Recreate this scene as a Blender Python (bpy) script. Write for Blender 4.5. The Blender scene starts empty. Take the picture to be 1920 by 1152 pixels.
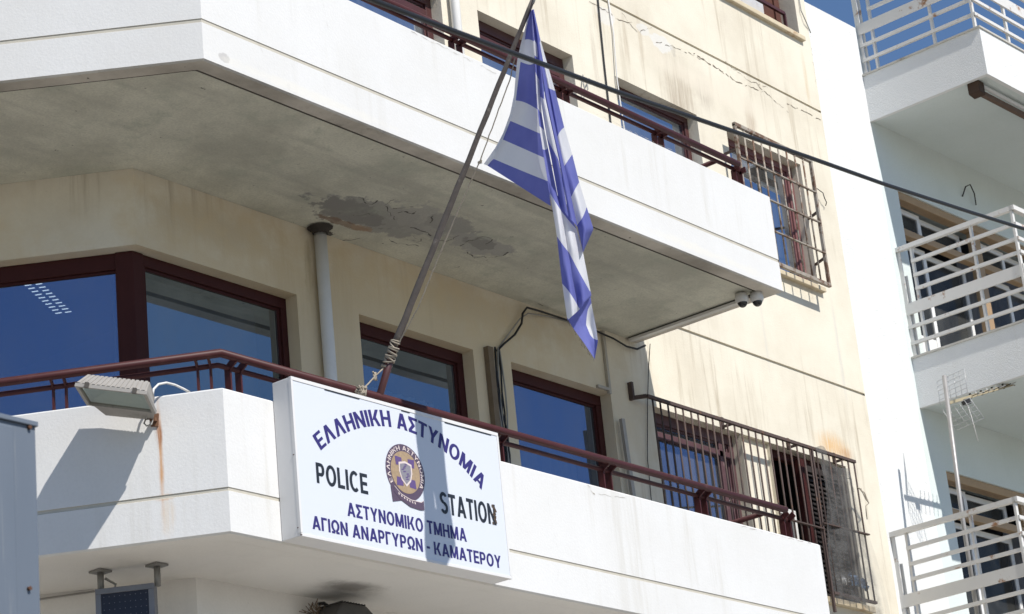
import bpy, math, random
from mathutils import Vector, Matrix
random.seed(7)
V = Vector
SC = bpy.context.scene
COL = SC.collection

# ------------------------------------------------------------------ camera
CAM = V((-9.84, -11.2041, 1.6))
YAW, PIT, ROL, FPX = math.radians(52.896), math.radians(20.3194), math.radians(-5.8676), 4518.08
_f = V((math.sin(YAW) * math.cos(PIT), math.cos(YAW) * math.cos(PIT), math.sin(PIT)))
_r0 = V((math.cos(YAW), -math.sin(YAW), 0)); _u0 = _r0.cross(_f)
_r = _r0 * math.cos(ROL) + _u0 * math.sin(ROL)
_u = _u0 * math.cos(ROL) - _r0 * math.sin(ROL)
cd = bpy.data.cameras.new('camera'); cam = bpy.data.objects.new('camera', cd); COL.objects.link(cam)
cam.matrix_world = Matrix(((_r.x, _u.x, -_f.x, CAM.x), (_r.y, _u.y, -_f.y, CAM.y), (_r.z, _u.z, -_f.z, CAM.z), (0, 0, 0, 1)))
cd.sensor_width = 36; cd.lens = FPX / 1920 * 36; cd.clip_start = .1; cd.clip_end = 3000
cd.dof.use_dof = True; cd.dof.focus_distance = 17.5; cd.dof.aperture_fstop = 8
SC.camera = cam
# ------------------------------------------------------------------ light
SUN = V((-.14, -1, 1.1)).normalized()           # towards the sun
w = bpy.data.worlds.new('World'); SC.world = w; w.use_nodes = True
nt = w.node_tree; sky = nt.nodes.new('ShaderNodeTexSky'); sky.sky_type = 'NISHITA'; sky.sun_disc = False
sky.sun_elevation = math.asin(SUN.z); sky.sun_rotation = math.atan2(SUN.x, SUN.y)
sky.air_density = 1.0; sky.dust_density = .15; sky.ozone_density = 6.0; sky.altitude = 200
nt.links.new(sky.outputs[0], nt.nodes['Background'].inputs[0]); nt.nodes['Background'].inputs[1].default_value = .088
sl = bpy.data.lights.new('sun', 'SUN'); sl.energy = 4.2; sl.angle = math.radians(.53); sl.color = (1, .955, .885)
so = bpy.data.objects.new('sun', sl); COL.objects.link(so); so.rotation_euler = (-SUN).to_track_quat('-Z', 'Y').to_euler(); so.location = (0, -20, 30)
SC.view_settings.view_transform = 'Standard'; SC.view_settings.look = 'None'; SC.view_settings.exposure = .42; SC.view_settings.gamma = 1


# ------------------------------------------------------------------ helpers
def ray(x, y):
    return (_f * FPX + _r * (x - 960) - _u * (y - 576)).normalized()
def at(x, y, Y):                                # point on the plane Y
    d = ray(x, y); return CAM + d * ((Y - CAM.y) / d.y)
def atX(x, y, X):
    d = ray(x, y); return CAM + d * ((X - CAM.x) / d.x)
def atZ(x, y, Z):
    d = ray(x, y); return CAM + d * ((Z - CAM.z) / d.z)
def atP(x, y, o, n):
    d = ray(x, y); return CAM + d * ((o - CAM).dot(n) / d.dot(n))

class MB:
    def __init__(s): s.v = []; s.f = []; s.m = []; s.sm = []; s.uv = {}
    def add(s, pts, faces, mi=0, smooth=False):
        b = len(s.v); s.v += [V(p) for p in pts]
        for f in faces: s.f.append([b + i for i in f]); s.m.append(mi); s.sm.append(smooth)
        return b
    def quad(s, a, b, c, d, mi=0): s.add([a, b, c, d], [(0, 1, 2, 3)], mi)
    def poly(s, pts, mi=0): s.add(pts, [tuple(range(len(pts)))], mi)
    def hexa(s, p, mi=0):                       # 4 bottom + 4 top corners
        s.add(p, [(3, 2, 1, 0), (4, 5, 6, 7), (0, 1, 5, 4), (1, 2, 6, 5), (2, 3, 7, 6), (3, 0, 4, 7)], mi)
    def box(s, x0, x1, y0, y1, z0, z1, mi=0):
        s.hexa([(x0, y0, z0), (x1, y0, z0), (x1, y1, z0), (x0, y1, z0), (x0, y0, z1), (x1, y0, z1), (x1, y1, z1), (x0, y1, z1)], mi)
    def bar(s, a, b, w_, h_, up=(0, 0, 1), mi=0):   # rectangular bar between two points
        a, b = V(a), V(b); d = (b - a).normalized(); up = V(up)
        x = d.cross(up); x = x.normalized() if x.length > 1e-4 else V((1, 0, 0)); y = x.cross(d)
        x *= w_ / 2; y *= h_ / 2
        s.hexa([a - x - y, a + x - y, a + x + y, a - x + y, b - x - y, b + x - y, b + x + y, b - x + y], mi)
    def tube(s, path, r, n=8, mi=0, cap=True):
        path = [V(p) for p in path]; rs = r if isinstance(r, (list, tuple)) else [r] * len(path)
        pv = None; rings = []
        for i, p in enumerate(path):
            d = ((path[i + 1] if i + 1 < len(path) else p) - (path[i - 1] if i else p)).normalized()
            if pv is None: pv = d.orthogonal().normalized()
            pv = (pv - d * pv.dot(d)); pv = pv.normalized() if pv.length > 1e-5 else d.orthogonal().normalized()
            q = d.cross(pv)
            rings.append([p + (pv * math.cos(2 * math.pi * k / n) + q * math.sin(2 * math.pi * k / n)) * rs[i] for k in range(n)])
        pts = [p for g in rings for p in g]
        fs = [(i * n + k, i * n + (k + 1) % n, (i + 1) * n + (k + 1) % n, (i + 1) * n + k) for i in range(len(path) - 1) for k in range(n)]
        b = s.add(pts, fs, mi, True)
        if cap:
            e = (len(path) - 1) * n
            s.f.append([b + k for k in range(n)][::-1]); s.m.append(mi); s.sm.append(False)
            s.f.append([b + e + k for k in range(n)]); s.m.append(mi); s.sm.append(False)
    def lathe(s, c, prof, n=20, mi=0):          # profile of (radius, z) about a vertical axis
        c = V(c); pts = []
        for r_, z in prof: pts += [c + V((r_ * math.cos(2 * math.pi * k / n), r_ * math.sin(2 * math.pi * k / n), z)) for k in range(n)]
        s.add(pts, [(i * n + k, i * n + (k + 1) % n, (i + 1) * n + (k + 1) % n, (i + 1) * n + k) for i in range(len(prof) - 1) for k in range(n)], mi, True)
    def build(s, name, mats, parent=None, bevel=0):
        if not isinstance(mats, (list, tuple)): mats = [mats]
        inv = Matrix.Identity(4)
        r = parent
        while r is not None:
            if r.parent is None: inv = r.matrix_basis.inverted()
            r = r.parent
        me = bpy.data.meshes.new(name); me.from_pydata([inv @ p for p in s.v], [], s.f)
        for m in mats: me.materials.append(m)
        for p, mi, sm in zip(me.polygons, s.m, s.sm): p.material_index = mi; p.use_smooth = sm
        o = bpy.data.objects.new(name, me); COL.objects.link(o)
        if parent is not None: o.parent = parent
        if bevel:
            b = o.modifiers.new('bevel', 'BEVEL'); b.width = bevel; b.segments = 2; b.limit_method = 'ANGLE'
        return o

def tag(o, label=None, cat=None, group=None, kind=None):
    if label: o['label'] = label
    if cat: o['category'] = cat
    if group: o['group'] = group
    if kind: o['kind'] = kind
    return o
def thing(name, loc, label, cat, group=None, rz=0):
    o = bpy.data.objects.new(name, None); COL.objects.link(o); o.location = loc; o.rotation_euler = (0, 0, rz)
    o.matrix_basis = Matrix.Translation(loc) @ Matrix.Rotation(rz, 4, 'Z')
    o.empty_display_size = .1
    return tag(o, label, cat, group)

# ------------------------------------------------------------------ materials
class NT:
    def __init__(s, name):
        s.m = bpy.data.materials.new(name); s.m.use_nodes = True; s.t = s.m.node_tree; s.b = s.t.nodes['Principled BSDF']
        s.pos = None
    def n(s, t, **k):
        o = s.t.nodes.new('ShaderNode' + t)
        for a, v in k.items(): setattr(o, a, v)
        return o
    def put(s, sock, v):
        if hasattr(v, 'is_linked') or hasattr(v, 'links'): s.t.links.new(v, sock)
        else: sock.default_value = v
    def P(s):
        if s.pos is None: s.pos = s.n('NewGeometry').outputs['Position']
        return s.pos
    def math(s, op, a, b=0., clamp=False):
        o = s.n('Math', operation=op, use_clamp=clamp); s.put(o.inputs[0], a); s.put(o.inputs[1], b); return o.outputs[0]
    def vscale(s, v, sc, off=(0, 0, 0)):
        o = s.n('VectorMath', operation='MULTIPLY_ADD'); s.put(o.inputs[0], v); o.inputs[1].default_value = sc; o.inputs[2].default_value = off; return o.outputs[0]
    def noise(s, scale=(1, 1, 1), detail=5, rough=.6, off=(0, 0, 0), dist=0.):
        o = s.n('TexNoise'); s.put(o.inputs['Vector'], s.vscale(s.P(), scale, off)); o.inputs['Scale'].default_value = 1
        o.inputs['Detail'].default_value = detail; o.inputs['Roughness'].default_value = rough; o.inputs['Distortion'].default_value = dist
        return o.outputs['Fac']
    def ramp(s, v, a, b, c=0., d=1.):
        o = s.n('MapRange'); o.interpolation_type = 'SMOOTHSTEP'; s.put(o.inputs[0], v)
        for i, x in enumerate((a, b, c, d)): o.inputs[i + 1].default_value = x
        return o.outputs[0]
    def mix(s, fac, a, b):
        o = s.n('Mix', data_type='RGBA'); s.put(o.inputs[0], fac)
        s.put(o.inputs[6], a if not isinstance(a, tuple) else (*a[:3], 1)); s.put(o.inputs[7], b if not isinstance(b, tuple) else (*b[:3], 1)); return o.outputs[2]
    def spot(s, c, r, nz=.5, nsc=6, soft=.55, streaky=False):   # soft irregular patch round a place on the surface
        o = s.n('VectorMath', operation='LENGTH'); s.put(o.inputs[0], s.vscale(s.P(), tuple(1 / k for k in r), tuple(-a / k for a, k in zip(c, r))))
        d = o.outputs['Value']
        if nz: d = s.math('ADD', d, s.math('MULTIPLY', s.math('SUBTRACT', s.noise((nsc,) * 3, 5, .65), .5), nz * 2))
        k = s.ramp(d, 1., 1 - soft)
        return s.math('MULTIPLY', k, s.ramp(s.noise((34, 34, 2.2), 5, .7), .3, .62, .15, 1.)) if streaky else k
    def bump(s, h, strength=.3, dist=.01):
        o = s.n('Bump'); o.inputs['Strength'].default_value = strength; o.inputs['Distance'].default_value = dist; s.put(o.inputs['Height'], h)
        s.t.links.new(o.outputs[0], s.b.inputs['Normal'])
    def col(s, c): s.put(s.b.inputs['Base Color'], c if not isinstance(c, tuple) else (*c[:3], 1))
    def set(s, **k):
        for a, v in k.items(): s.put(s.b.inputs[a.replace('_', ' ')], v)
        return s

def simple(name, c, rough=.6, metal=0., var=.25, sc=14, spec=.4, bump=.0, dirt=None, dsc=5, damt=(.55, .75)):
    t = NT(name); k = t.noise((sc,) * 3, 4)
    c2 = tuple(x * (1 - var) for x in c)
    cc = t.mix(k, c, c2)
    if dirt: cc = t.mix(t.ramp(t.noise((dsc,) * 3, 6, .7, (3, 1, 9)), *damt), cc, dirt)
    t.col(cc); t.set(Roughness=rough, Metallic=metal); t.b.inputs['Specular IOR Level'].default_value = spec
    if bump: t.bump(k, bump, .004)
    return t.m

def plaster(name, base, grime, gscale=.25, streak=.35, spots=(), bumpy=.12, bsc=60, grain=.05, rough=.85, speck=.25):
    t = NT(name)
    c = t.mix(t.ramp(t.noise((.9, .9, .9), 6, .62), .35, .75, 0, gscale), base, grime)
    st = t.ramp(t.noise((9, 9, .45), 5, .68, (4, 2, 0)), .5, .72, 0, streak)
    c = t.mix(t.math('MULTIPLY', st, t.ramp(t.noise((.6, .6, .8), 2, .5, (9, 1, 2)), .42, .62)), c, grime)
    c = t.mix(t.ramp(t.noise((55,) * 3, 3, .6), .3, .8, 0, grain * 2), c, tuple(x * .6 for x in base))
    c = t.mix(t.ramp(t.noise((19,) * 3, 2, .5, (7, 7, 7)), .73, .8, 0, speck), c, tuple(x * .55 for x in grime) if speck > .5 else grime)
    for (cc, r, colr, k, nz, soft) in spots:
        c = t.mix(t.math('MULTIPLY', t.spot(cc, r, nz, 5, soft, colr[0] > colr[2] * 2.6 or r[2] > 1.3 * r[0] and r[2] < .9), k), c, colr)
    t.col(c); t.set(Roughness=rough); t.b.inputs['Specular IOR Level'].default_value = .25
    h = t.math('ADD', t.noise((bsc,) * 3, 3), t.math('MULTIPLY', t.noise((3, 3, 3), 4), 1.6))
    t.bump(h, bumpy, .012)
    return t.m

C122 = (-math.cos(math.radians(58)), math.sin(math.radians(58)))   # direction of the cut-off corner, lower balcony
def on_cut(s, n, z): return V((C122[0] * s - C122[1] * n, -1.53 + C122[1] * s + C122[0] * n, z))
rust_p = on_cut(.40, 0, 5.95)
RUST = (.50, .23, .06)
M = {}
M['white'] = plaster('white_plaster', (.64, .64, .635), (.46, .44, .39), .22, .45, spots=[
    (rust_p, (.022, .022, .5), RUST, .8, .25, .8), (on_cut(.405, 0, 6.1), (.03, .03, .12), (.28, .1, .03), .8, .2, .6), (on_cut(.39, 0, 5.705), (.09, .09, .03), RUST, .6, .4, .7), (on_cut(.37, 0, 5.6), (.06, .06, .2), (.6, .42, .22), .35, .4, .8),
    (at(418, 108, -1.53), (.05, .05, .035), (.42, .41, .4), .8, 1.3, .25), (at(541, 163, -1.53), (.018, .03, .025), (.5, .5, .5), .7, .9, .3),
    (V((5.6, -1.53, 8.62)), (1.3, .2, .05), (.66, .64, .58), .5, .8, .8), (V((1.0, -1.53, 8.6)), (1.2, .2, .05), (.66, .64, .58), .5, .8, .8)])
M['cream'] = plaster('cream_plaster', (.69, .645, .54), (.43, .37, .28), .45, 1.0, spots=[
    ((7.95, 0, 11.35), (.36, .2, .55), (.36, .30, .23), .75, .5, .8), ((9.2, 0, 11.35), (.14, .2, .4), (.40, .32, .24), .75, .5, .8), ((8.4, 0, 11.5), (.2, .2, .3), (.38, .33, .27), .6, .5, .8), ((7.15, 0, 11.6), (.06, .2, .35), (.42, .35, .26), .6, .4, .8), ((6.6, 0, 11.3), (.05, .2, .5), (.40, .34, .27), .6, .4, .8), ((7.4, 0, 11.75), (.05, .2, .4), (.42, .35, .26), .6, .4, .8), ((8.6, 0, 11.6), (1.4, .2, .16), (.66, .6, .5), .6, .6, .7),
    (at(1562, 838, 0), (.42, .2, .2), (.60, .34, .11), .85, .25, .95), (at(1585, 852, 0), (.2, .2, .1), (.4, .2, .08), .7, .3, .9), ((10.45, 0, 12.3), (.05, .2, .5), (.5, .38, .22), .5, .4, .8), ((10.28, 0, 9.2), (.05, .2, .75), (.45, .44, .42), .5, .3, .8), ((8.9, 0, 9.1), (.05, .2, .6), (.5, .48, .44), .35, .3, .8),
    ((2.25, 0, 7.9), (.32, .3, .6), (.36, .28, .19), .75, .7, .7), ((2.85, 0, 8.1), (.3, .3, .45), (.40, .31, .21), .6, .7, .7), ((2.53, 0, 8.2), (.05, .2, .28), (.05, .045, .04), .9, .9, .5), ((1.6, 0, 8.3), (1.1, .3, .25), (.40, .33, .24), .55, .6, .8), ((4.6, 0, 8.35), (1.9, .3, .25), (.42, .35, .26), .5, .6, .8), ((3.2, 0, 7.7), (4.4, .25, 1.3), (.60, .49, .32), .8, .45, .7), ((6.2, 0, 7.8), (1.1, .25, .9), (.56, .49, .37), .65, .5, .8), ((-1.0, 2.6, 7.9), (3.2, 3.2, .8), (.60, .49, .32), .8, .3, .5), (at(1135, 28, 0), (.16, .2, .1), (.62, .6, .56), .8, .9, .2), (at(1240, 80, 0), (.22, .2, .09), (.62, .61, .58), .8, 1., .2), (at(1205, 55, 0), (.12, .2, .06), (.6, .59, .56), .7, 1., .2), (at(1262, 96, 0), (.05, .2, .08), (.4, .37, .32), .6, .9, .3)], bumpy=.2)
M['groove'] = simple('groove_paint', (.52, .49, .42), .9, var=.25, dirt=(.42, .38, .32))
M['drip'] = simple('drip_groove', (.17, .155, .135), .95, var=.4, dirt=(.08, .075, .065), dsc=9)
def soffit():
    t = NT('stained_concrete')
    c = t.mix(t.ramp(t.noise((1.3, 1.3, 1.3), 6, .65), .35, .7), (.72, .71, .60), (.49, .485, .41))
    c = t.mix(t.ramp(t.noise((.5, 5, 1), 5, .6, (1, 3, 0)), .5, .72, 0, .55), c, (.42, .41, .36))
    c = t.mix(t.ramp(t.noise((4, 4, 4), 6, .7, (5, 0, 0)), .55, .75, 0, .5), c, (.40, .44, .36))
    for px, py, r, cc, k in [(700, 408, (.62, .24, 1), (.34, .335, .32), .85), (655, 400, (.4, .2, 1), (.24, .235, .225), .8), (800, 415, (.5, .22, 1), (.42, .41, .385), .8), (845, 420, (.28, .14, 1), (.36, .35, .33), .8), (905, 462, (.34, .16, 1), (.42, .41, .39), .9), (900, 458, (.16, .09, 1), (.28, .275, .26), .8), (645, 420, (.26, .05, 1), (.22, .12, .07), .7), (675, 428, (.12, .06, 1), (.44, .30, .2), .6), (605, 437, (.12, .06, 1), (.05, .045, .04), .95)]:
        p = atZ(px, py, 8.55); c = t.mix(t.math('MULTIPLY', t.spot(p, r, 1.15, 7, .16), k), c, cc)
    c = t.mix(t.ramp(t.noise((2.2, 2.2, 2), 7, .72, (8, 3, 0)), .5, .68, 0, .5), c, (.42, .45, .375))
    c = t.mix(t.ramp(t.noise((60, 60, 2), 3, .6), .3, .75, 0, .3), c, (.3, .3, .27))
    c = t.mix(t.ramp(t.noise((24,) * 3, 2, .5, (2, 8, 1)), .72, .8, 0, .75), c, (.1, .1, .09))
    t.col(c); t.set(Roughness=.9); t.bump(t.noise((9, 9, 9), 7, .7), .35, .02); return t.m
M['soffit'] = soffit()
M['soffit_edge'] = plaster('slab_edge', (.66, .62, .55), (.22, .20, .17), .75, .6, bumpy=.45, speck=.9)
M['soffit_white'] = plaster('painted_soffit', (.66, .64, .60), (.48, .46, .43), .35, .2, spots=[(atZ(660, 1105, 5.44), (.36, .2, 1), (.14, .13, .12), .85, .6, .9)])
M['brown'] = simple('brown_paint', (.07, .021, .021), .45, var=.3, dirt=(.14, .055, .05), spec=.5)
M['frame'] = simple('dark_frame', (.055, .014, .013), .6, var=.3, spec=.18)
M['redframe'] = simple('faded_frame', (.095, .045, .05), .55, var=.3, dirt=(.16, .10, .10))
M['pinkframe'] = simple('pinkish_frame', (.20, .085, .085), .55, var=.3, dirt=(.28, .17, .16))
M['rail'] = simple('rail_paint', (.066, .017, .018), .5, var=.25, dirt=(.09, .034, .032), spec=.25)
M['dark'] = simple('dark_room', (.02, .02, .022), .9)
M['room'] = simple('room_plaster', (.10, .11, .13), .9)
M['black'] = simple('black_rubber', (.014, .014, .016), .55)
M['greycable'] = simple('grey_cable', (.32, .31, .29), .7)
M['steel'] = simple('rusty_steel', (.09, .062, .055), .75, .1, var=.4, dirt=(.17, .085, .045), sc=30, dsc=16)
M['palesteel'] = simple('flaking_steel', (.38, .34, .29), .65, .1, var=.35, dirt=(.14, .08, .05), sc=20, dsc=9, damt=(.45, .6))
M['whitepaint'] = simple('white_metal', (.66, .645, .615), .45, var=.08, dirt=(.30, .15, .07), sc=7, dsc=5, damt=(.58, .68))
M['alu'] = simple('aluminium', (.55, .56, .57), .4, .3)
M['stucco'] = None
def stucco():
    t = NT('white_stucco'); c = t.mix(t.ramp(t.noise((1.2, 1.2, .5), 5), .45, .8, 0, .3), (.71, .72, .715), (.58, .57, .53))
    c = t.mix(t.ramp(t.noise((7, 7, .4), 4, .6, (0, 5, 0)), .62, .8, 0, .3), c, (.6, .58, .52))
    t.col(c); t.set(Roughness=.9); t.bump(t.noise((75,) * 3, 3, .7), .8, .012); return t.m
M['stucco'] = stucco()
M['mint'] = plaster('mint_plaster', (.62, .675, .665), (.5, .56, .53), .3, .15, bumpy=.4, bsc=90)
M['tan'] = simple('varnished_wood', (.40, .27, .155), .5, var=.25, sc=9)
M['rusty_beige'] = simple('beige_sill', (.62, .53, .38), .8, var=.25, dirt=(.35, .2, .1))
M['signwhite'] = simple('sign_acrylic', (.60, .63, .685), .3, var=.03, sc=2, spec=.4)
M['signedge'] = simple('sign_frame', (.66, .655, .65), .5, var=.08, dirt=(.55, .5, .42), damt=(.62, .8))
M['navy'] = simple('navy_vinyl', (.034, .026, .15), .45, var=.15)
M['ink'] = simple('black_vinyl', (.018, .022, .03), .45)
M['gold'] = simple('gold_print', (.44, .32, .20), .5, var=.5, sc=60)
M['purple'] = simple('purple_print', (.12, .075, .21), .5, var=.2, sc=40)
M['crest'] = simple('crest_print', (.10, .07, .11), .5, var=.3, sc=40)
M['shield'] = simple('shield_print', (.27, .26, .30), .5, var=.4, sc=70)
M['pink'] = simple('pale_print', (.70, .60, .57), .5)
M['wood'] = simple('weathered_pole', (.17, .145, .13), .85, var=.5, sc=22, dirt=(.32, .28, .24), dsc=10, bump=.4)
M['rope'] = simple('rope_fibre', (.40, .35, .28), .9, var=.4, sc=50, bump=.3)
M['lampgrey'] = simple('cast_aluminium', (.36, .34, .315), .7, .1, var=.3, dirt=(.2, .19, .17), sc=9)
M['plastic'] = simple('white_plastic', (.64, .63, .61), .4, var=.06)
M['pipe'] = simple('grey_pipe', (.70, .70, .685), .7, var=.15, dirt=(.12, .1, .08), dsc=11, damt=(.66, .72))
M['whitepipe'] = simple('white_pipe', (.80, .79, .77), .6, var=.08)
M['led'] = simple('panel_screen', (.012, .014, .03), .35, var=.3)
M['ledframe'] = simple('panel_frame', (.20, .21, .24), .5, .3)
M['metalsheet'] = None
def sheet():
    t = NT('galvanised_sheet'); c = t.mix(t.noise((3, 3, .8), 5), (.10, .125, .16), (.145, .17, .21))
    c = t.mix(t.ramp(t.noise((20, 20, 1.2), 5, .6), .58, .7, 0, .5), c, (.22, .23, .24))
    c = t.mix(t.ramp(t.noise((5, 5, 5), 6, .7, (3, 3, 3)), .66, .74, 0, .7), c, (.24, .15, .09)); t.col(c); t.set(Roughness=.6, Metallic=.15); return t.m
M['metalsheet'] = sheet()
M['asphalt'] = simple('asphalt', (.12, .117, .11), .9, sc=40, bump=.4)
M['paving'] = simple('paving', (.50, .47, .42), .9, var=.2, sc=3)
M['ground'] = simple('ground_dust', (.38, .34, .27), .95, var=.3, sc=.3)
def glass(name, tint, k, trans=(.5, .62, .75)):
    t = NT(name); t.t.nodes.remove(t.b); out = t.t.nodes['Material Output']
    g = t.n('BsdfGlossy'); g.inputs['Color'].default_value = (*tint, 1); g.inputs['Roughness'].default_value = .012
    tr = t.n('BsdfTransparent'); tr.inputs['Color'].default_value = (*trans, 1)
    b = t.n('Bump'); b.inputs['Strength'].default_value = .09; b.inputs['Distance'].default_value = .01; t.put(b.inputs['Height'], t.noise((1.1, 1.1, 1.1), 1)); t.t.links.new(b.outputs[0], g.inputs['Normal'])
    m = t.n('MixShader'); m.inputs[0].default_value = k; t.t.links.new(tr.outputs[0], m.inputs[1]); t.t.links.new(g.outputs[0], m.inputs[2])
    df = t.n('BsdfDiffuse'); df.inputs[0].default_value = (.42, .43, .42, 1); m2 = t.n('MixShader'); t.put(m2.inputs[0], t.math('ADD', t.ramp(t.noise((2.2, 2.2, .7), 6, .7), .35, .75, .05, .15), t.ramp(t.noise((30, 30, 3), 4, .7), .5, .8, 0, .05)))
    t.t.links.new(m.outputs[0], m2.inputs[1]); t.t.links.new(df.outputs[0], m2.inputs[2]); t.t.links.new(m2.outputs[0], out.inputs[0]); return t.m
M['glass'] = glass('tinted_glass', (.27, .35, .55), .58)
M['glass_bay'] = glass('grey_glass', (.38, .46, .53), .52)
M['glass_teal'] = glass('teal_glass', (.36, .45, .58), .52)
M['glass_upper'] = glass('upper_glass', (.60, .66, .78), .70)
M['clearglass'] = glass('dull_glass', (.4, .42, .45), .07, (.35, .36, .38))
M['lampglass'] = glass('lamp_glass', (.75, .8, .75), .35, (.85, .88, .84))
def emit(name, c, s):
    t = NT(name); t.col(c); t.set(Emission_Color=(*c, 1), Emission_Strength=s); return t.m
M['tubelight'] = emit('fluorescent', (1, .98, .92), 1.5)

# ------------------------------------------------------------------ setting
g = MB(); S = 1500
g.quad((-S, -S, 0), (S, -S, 0), (S, S, 0), (-S, S, 0)); tag(g.build('ground', M['ground']), kind='structure')
g = MB(); g.quad((-60, -12.5, .004), (60, -12.5, .004), (60, -4.6, .004), (-60, -4.6, .004)); tag(g.build('street', M['asphalt']), kind='structure')
g = MB(); g.box(-60, 60, -4.6, -.66, 0, .14); tag(g.build('pavement', M['paving']), kind='structure')
g = MB(); g.box(-60, 60, -16, -12.5, 0, .14); tag(g.build('pavement', M['paving']), kind='structure')

# ------------------------------------------------------------------ police building
XR, ZT = 10.67, 15.9
BAYA = math.radians(124.5); bd = V((math.cos(BAYA), math.sin(BAYA), 0)); bn = V((bd.y, -bd.x, 0))  # bn points into the building
bay0 = V((.8, 0, 0)); BL = 6.0
pb = thing('police_building', (5, 0, 0), 'cream and white police building with two long balconies and brown framed windows', 'building')

def wall(mb, F, u0, u1, z0, z1, ops):
    """F(u, z, depth) maps to the world; ops = (u0, u1, z0, z1, depth, back material index or None, sides)"""
    us = sorted({u0, u1, *[o[0] for o in ops], *[o[1] for o in ops]}); zs = sorted({z0, z1, *[o[2] for o in ops], *[o[3] for o in ops]})
    us = [u for u in us if u0 <= u <= u1]; zs = [z for z in zs if z0 <= z <= z1]
    for i in range(len(us) - 1):
        for j in range(len(zs) - 1):
            cu, cz = (us[i] + us[i + 1]) / 2, (zs[j] + zs[j + 1]) / 2
            if any(o[0] < cu < o[1] and o[2] < cz < o[3] for o in ops): continue
            mb.quad(F(us[i], zs[j], 0), F(us[i + 1], zs[j], 0), F(us[i + 1], zs[j + 1], 0), F(us[i], zs[j + 1], 0))
    for (a, b, c, d, dep, bm, sides) in ops:
        if 'l' in sides: mb.quad(F(a, c, 0), F(a, d, 0), F(a, d, dep), F(a, c, dep))
        if 'r' in sides: mb.quad(F(b, d, 0), F(b, c, 0), F(b, c, dep), F(b, d, dep))
        if 't' in sides: mb.quad(F(a, d, 0), F(b, d, 0), F(b, d, dep), F(a, d, dep))
        if 'b' in sides: mb.quad(F(b, c, 0), F(a, c, 0), F(a, c, dep), F(b, c, dep))
        if bm is not None: mb.quad(F(a, c, dep), F(b, c, dep), F(b, d, dep), F(a, d, dep), bm)

HD, HD2 = 7.982, 11.2
FY = lambda u, z, d: V((u, d, z))
FB = lambda u, z, d: bay0 + bd * u + bn * d + V((0, 0, z))
RV = .24
ops = [(.8, 2.38, 5.62, HD, RV, None, 'rb'), (3.055, 4.40, 5.62, HD, RV, None, 'lrtb'), (4.88, 6.235, 5.62, HD, RV, None, 'lrtb'),
       (6.87, 8.23, 6.58, HD, RV, None, 'lrtb'), (8.23, 8.72, 6.58, HD, .045, 2, 'tb'), (8.72, 10.06, 6.58, HD, RV, None, 'lrtb'),
       (.95, 2.38, 8.75, HD2, RV, None, 'lrtb'), (3.06, 4.42, 8.75, HD2, RV, None, 'lrtb'), (4.91, 6.25, 8.75, HD2, RV, None, 'lrtb'), (6.9, 8.21, 9.85, HD2, RV, None, 'lrtb'), (8.72, 10.06, 9.85, HD2, RV, None, 'lrtb'),
       (7.6, 10.46, 12.79, 14.6, .26, None, 'lrtb'), (.8, XR - .01, 11.958, 11.985, .018, 1, 'tb'), (6.74, XR - .01, 8.822, 8.85, .018, 1, 'tb')]
mb = MB()
wall(mb, FY, .8, XR, 0, ZT, ops)
wall(mb, lambda u, z, d: FB(u, z, d), 0, BL, 0, ZT, [(0, 4.6, 5.62, HD, RV, None, 'rb'), (.3, 4.6, 8.75, HD2, RV, None, 'lrtb')])
# mitred head over the glazed corner
ic = lambda d: bay0 + V((d * math.tan(math.radians((180 - 124.5) / 2)), d, 0)) if False else bay0 + V((.53 * d, d, 0))
Z = V((0, 0, HD))
mb.quad(bay0 + Z, V((2.38, 0, HD)), V((2.38, RV, HD)), ic(RV) + Z); mb.quad(bay0 + bd * 4.6 + Z, bay0 + Z, ic(RV) + Z, bay0 + bd * 4.6 + bn * RV + Z)
# remaining sides, roof
e = bay0 + bd * BL
pl = [e, V((e.x, 11, 0)), V((XR, 11, 0)), V((XR, 0, 0))]
for a, b in zip(pl, pl[1:]): mb.quad(a, b, b + V((0, 0, ZT)), a + V((0, 0, ZT)))
mb.poly([p + V((0, 0, ZT)) for p in [bay0] + pl], 0)
# cracks: thin dark gaps that belong to the wall surface
def crack(mb, pts, wd, mi, Y=-.0025, jag=.012):
    out = []
    for a, b in zip(pts, pts[1:]):
        n = max(2, int((V(b) - V(a)).length / .035))
        for k in range(n):
            p = V(a).lerp(V(b), k / n); out.append(p + V((random.uniform(-jag, jag), 0, random.uniform(-jag, jag))))
    out.append(V(pts[-1]))
    for a, b in zip(out, out[1:]):
        if random.random() < .16: continue
        w0 = wd * random.uniform(.12, .85)
        mb.quad((a.x, Y, a.z - w0), (b.x, Y, b.z - w0), (b.x, Y, b.z + w0), (a.x, Y, a.z + w0), mi)
def cpx(*q): return [at(x, y, 0) for x, y in q]
crack(mb, cpx((1105, 2), (1135, 20), (1165, 40), (1185, 42)), .006, 3); crack(mb, cpx((1165, 25), (1195, 60), (1222, 52)), .005, 3)
crack(mb, cpx((1230, 78), (1275, 92), (1330, 120), (1362, 140)), .004, 3); crack(mb, cpx((1300, 100), (1352, 134), (1385, 156), (1430, 172)), .011, 3)
crack(mb, cpx((1420, 160), (1450, 188), (1466, 200), (1478, 212)), .008, 3); crack(mb, cpx((1475, 195), (1508, 210), (1530, 222), (1543, 228)), .007, 3)
crack(mb, cpx((1355, 112), (1400, 150), (1440, 165)), .004, 3); crack(mb, cpx((1343, 165), (1350, 190), (1353, 225)), .0016, 3, jag=.004)
crack(mb, cpx((1519, 60), (1522, 100), (1531, 165)), .006, 3); crack(mb, cpx((1650, 905), (1662, 950), (1668, 985)), .005, 3)
mb.build('wall', [M['cream'], M['groove'], M['cream'], simple('crack_gap', (.20, .165, .125), 1)], pb)

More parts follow.
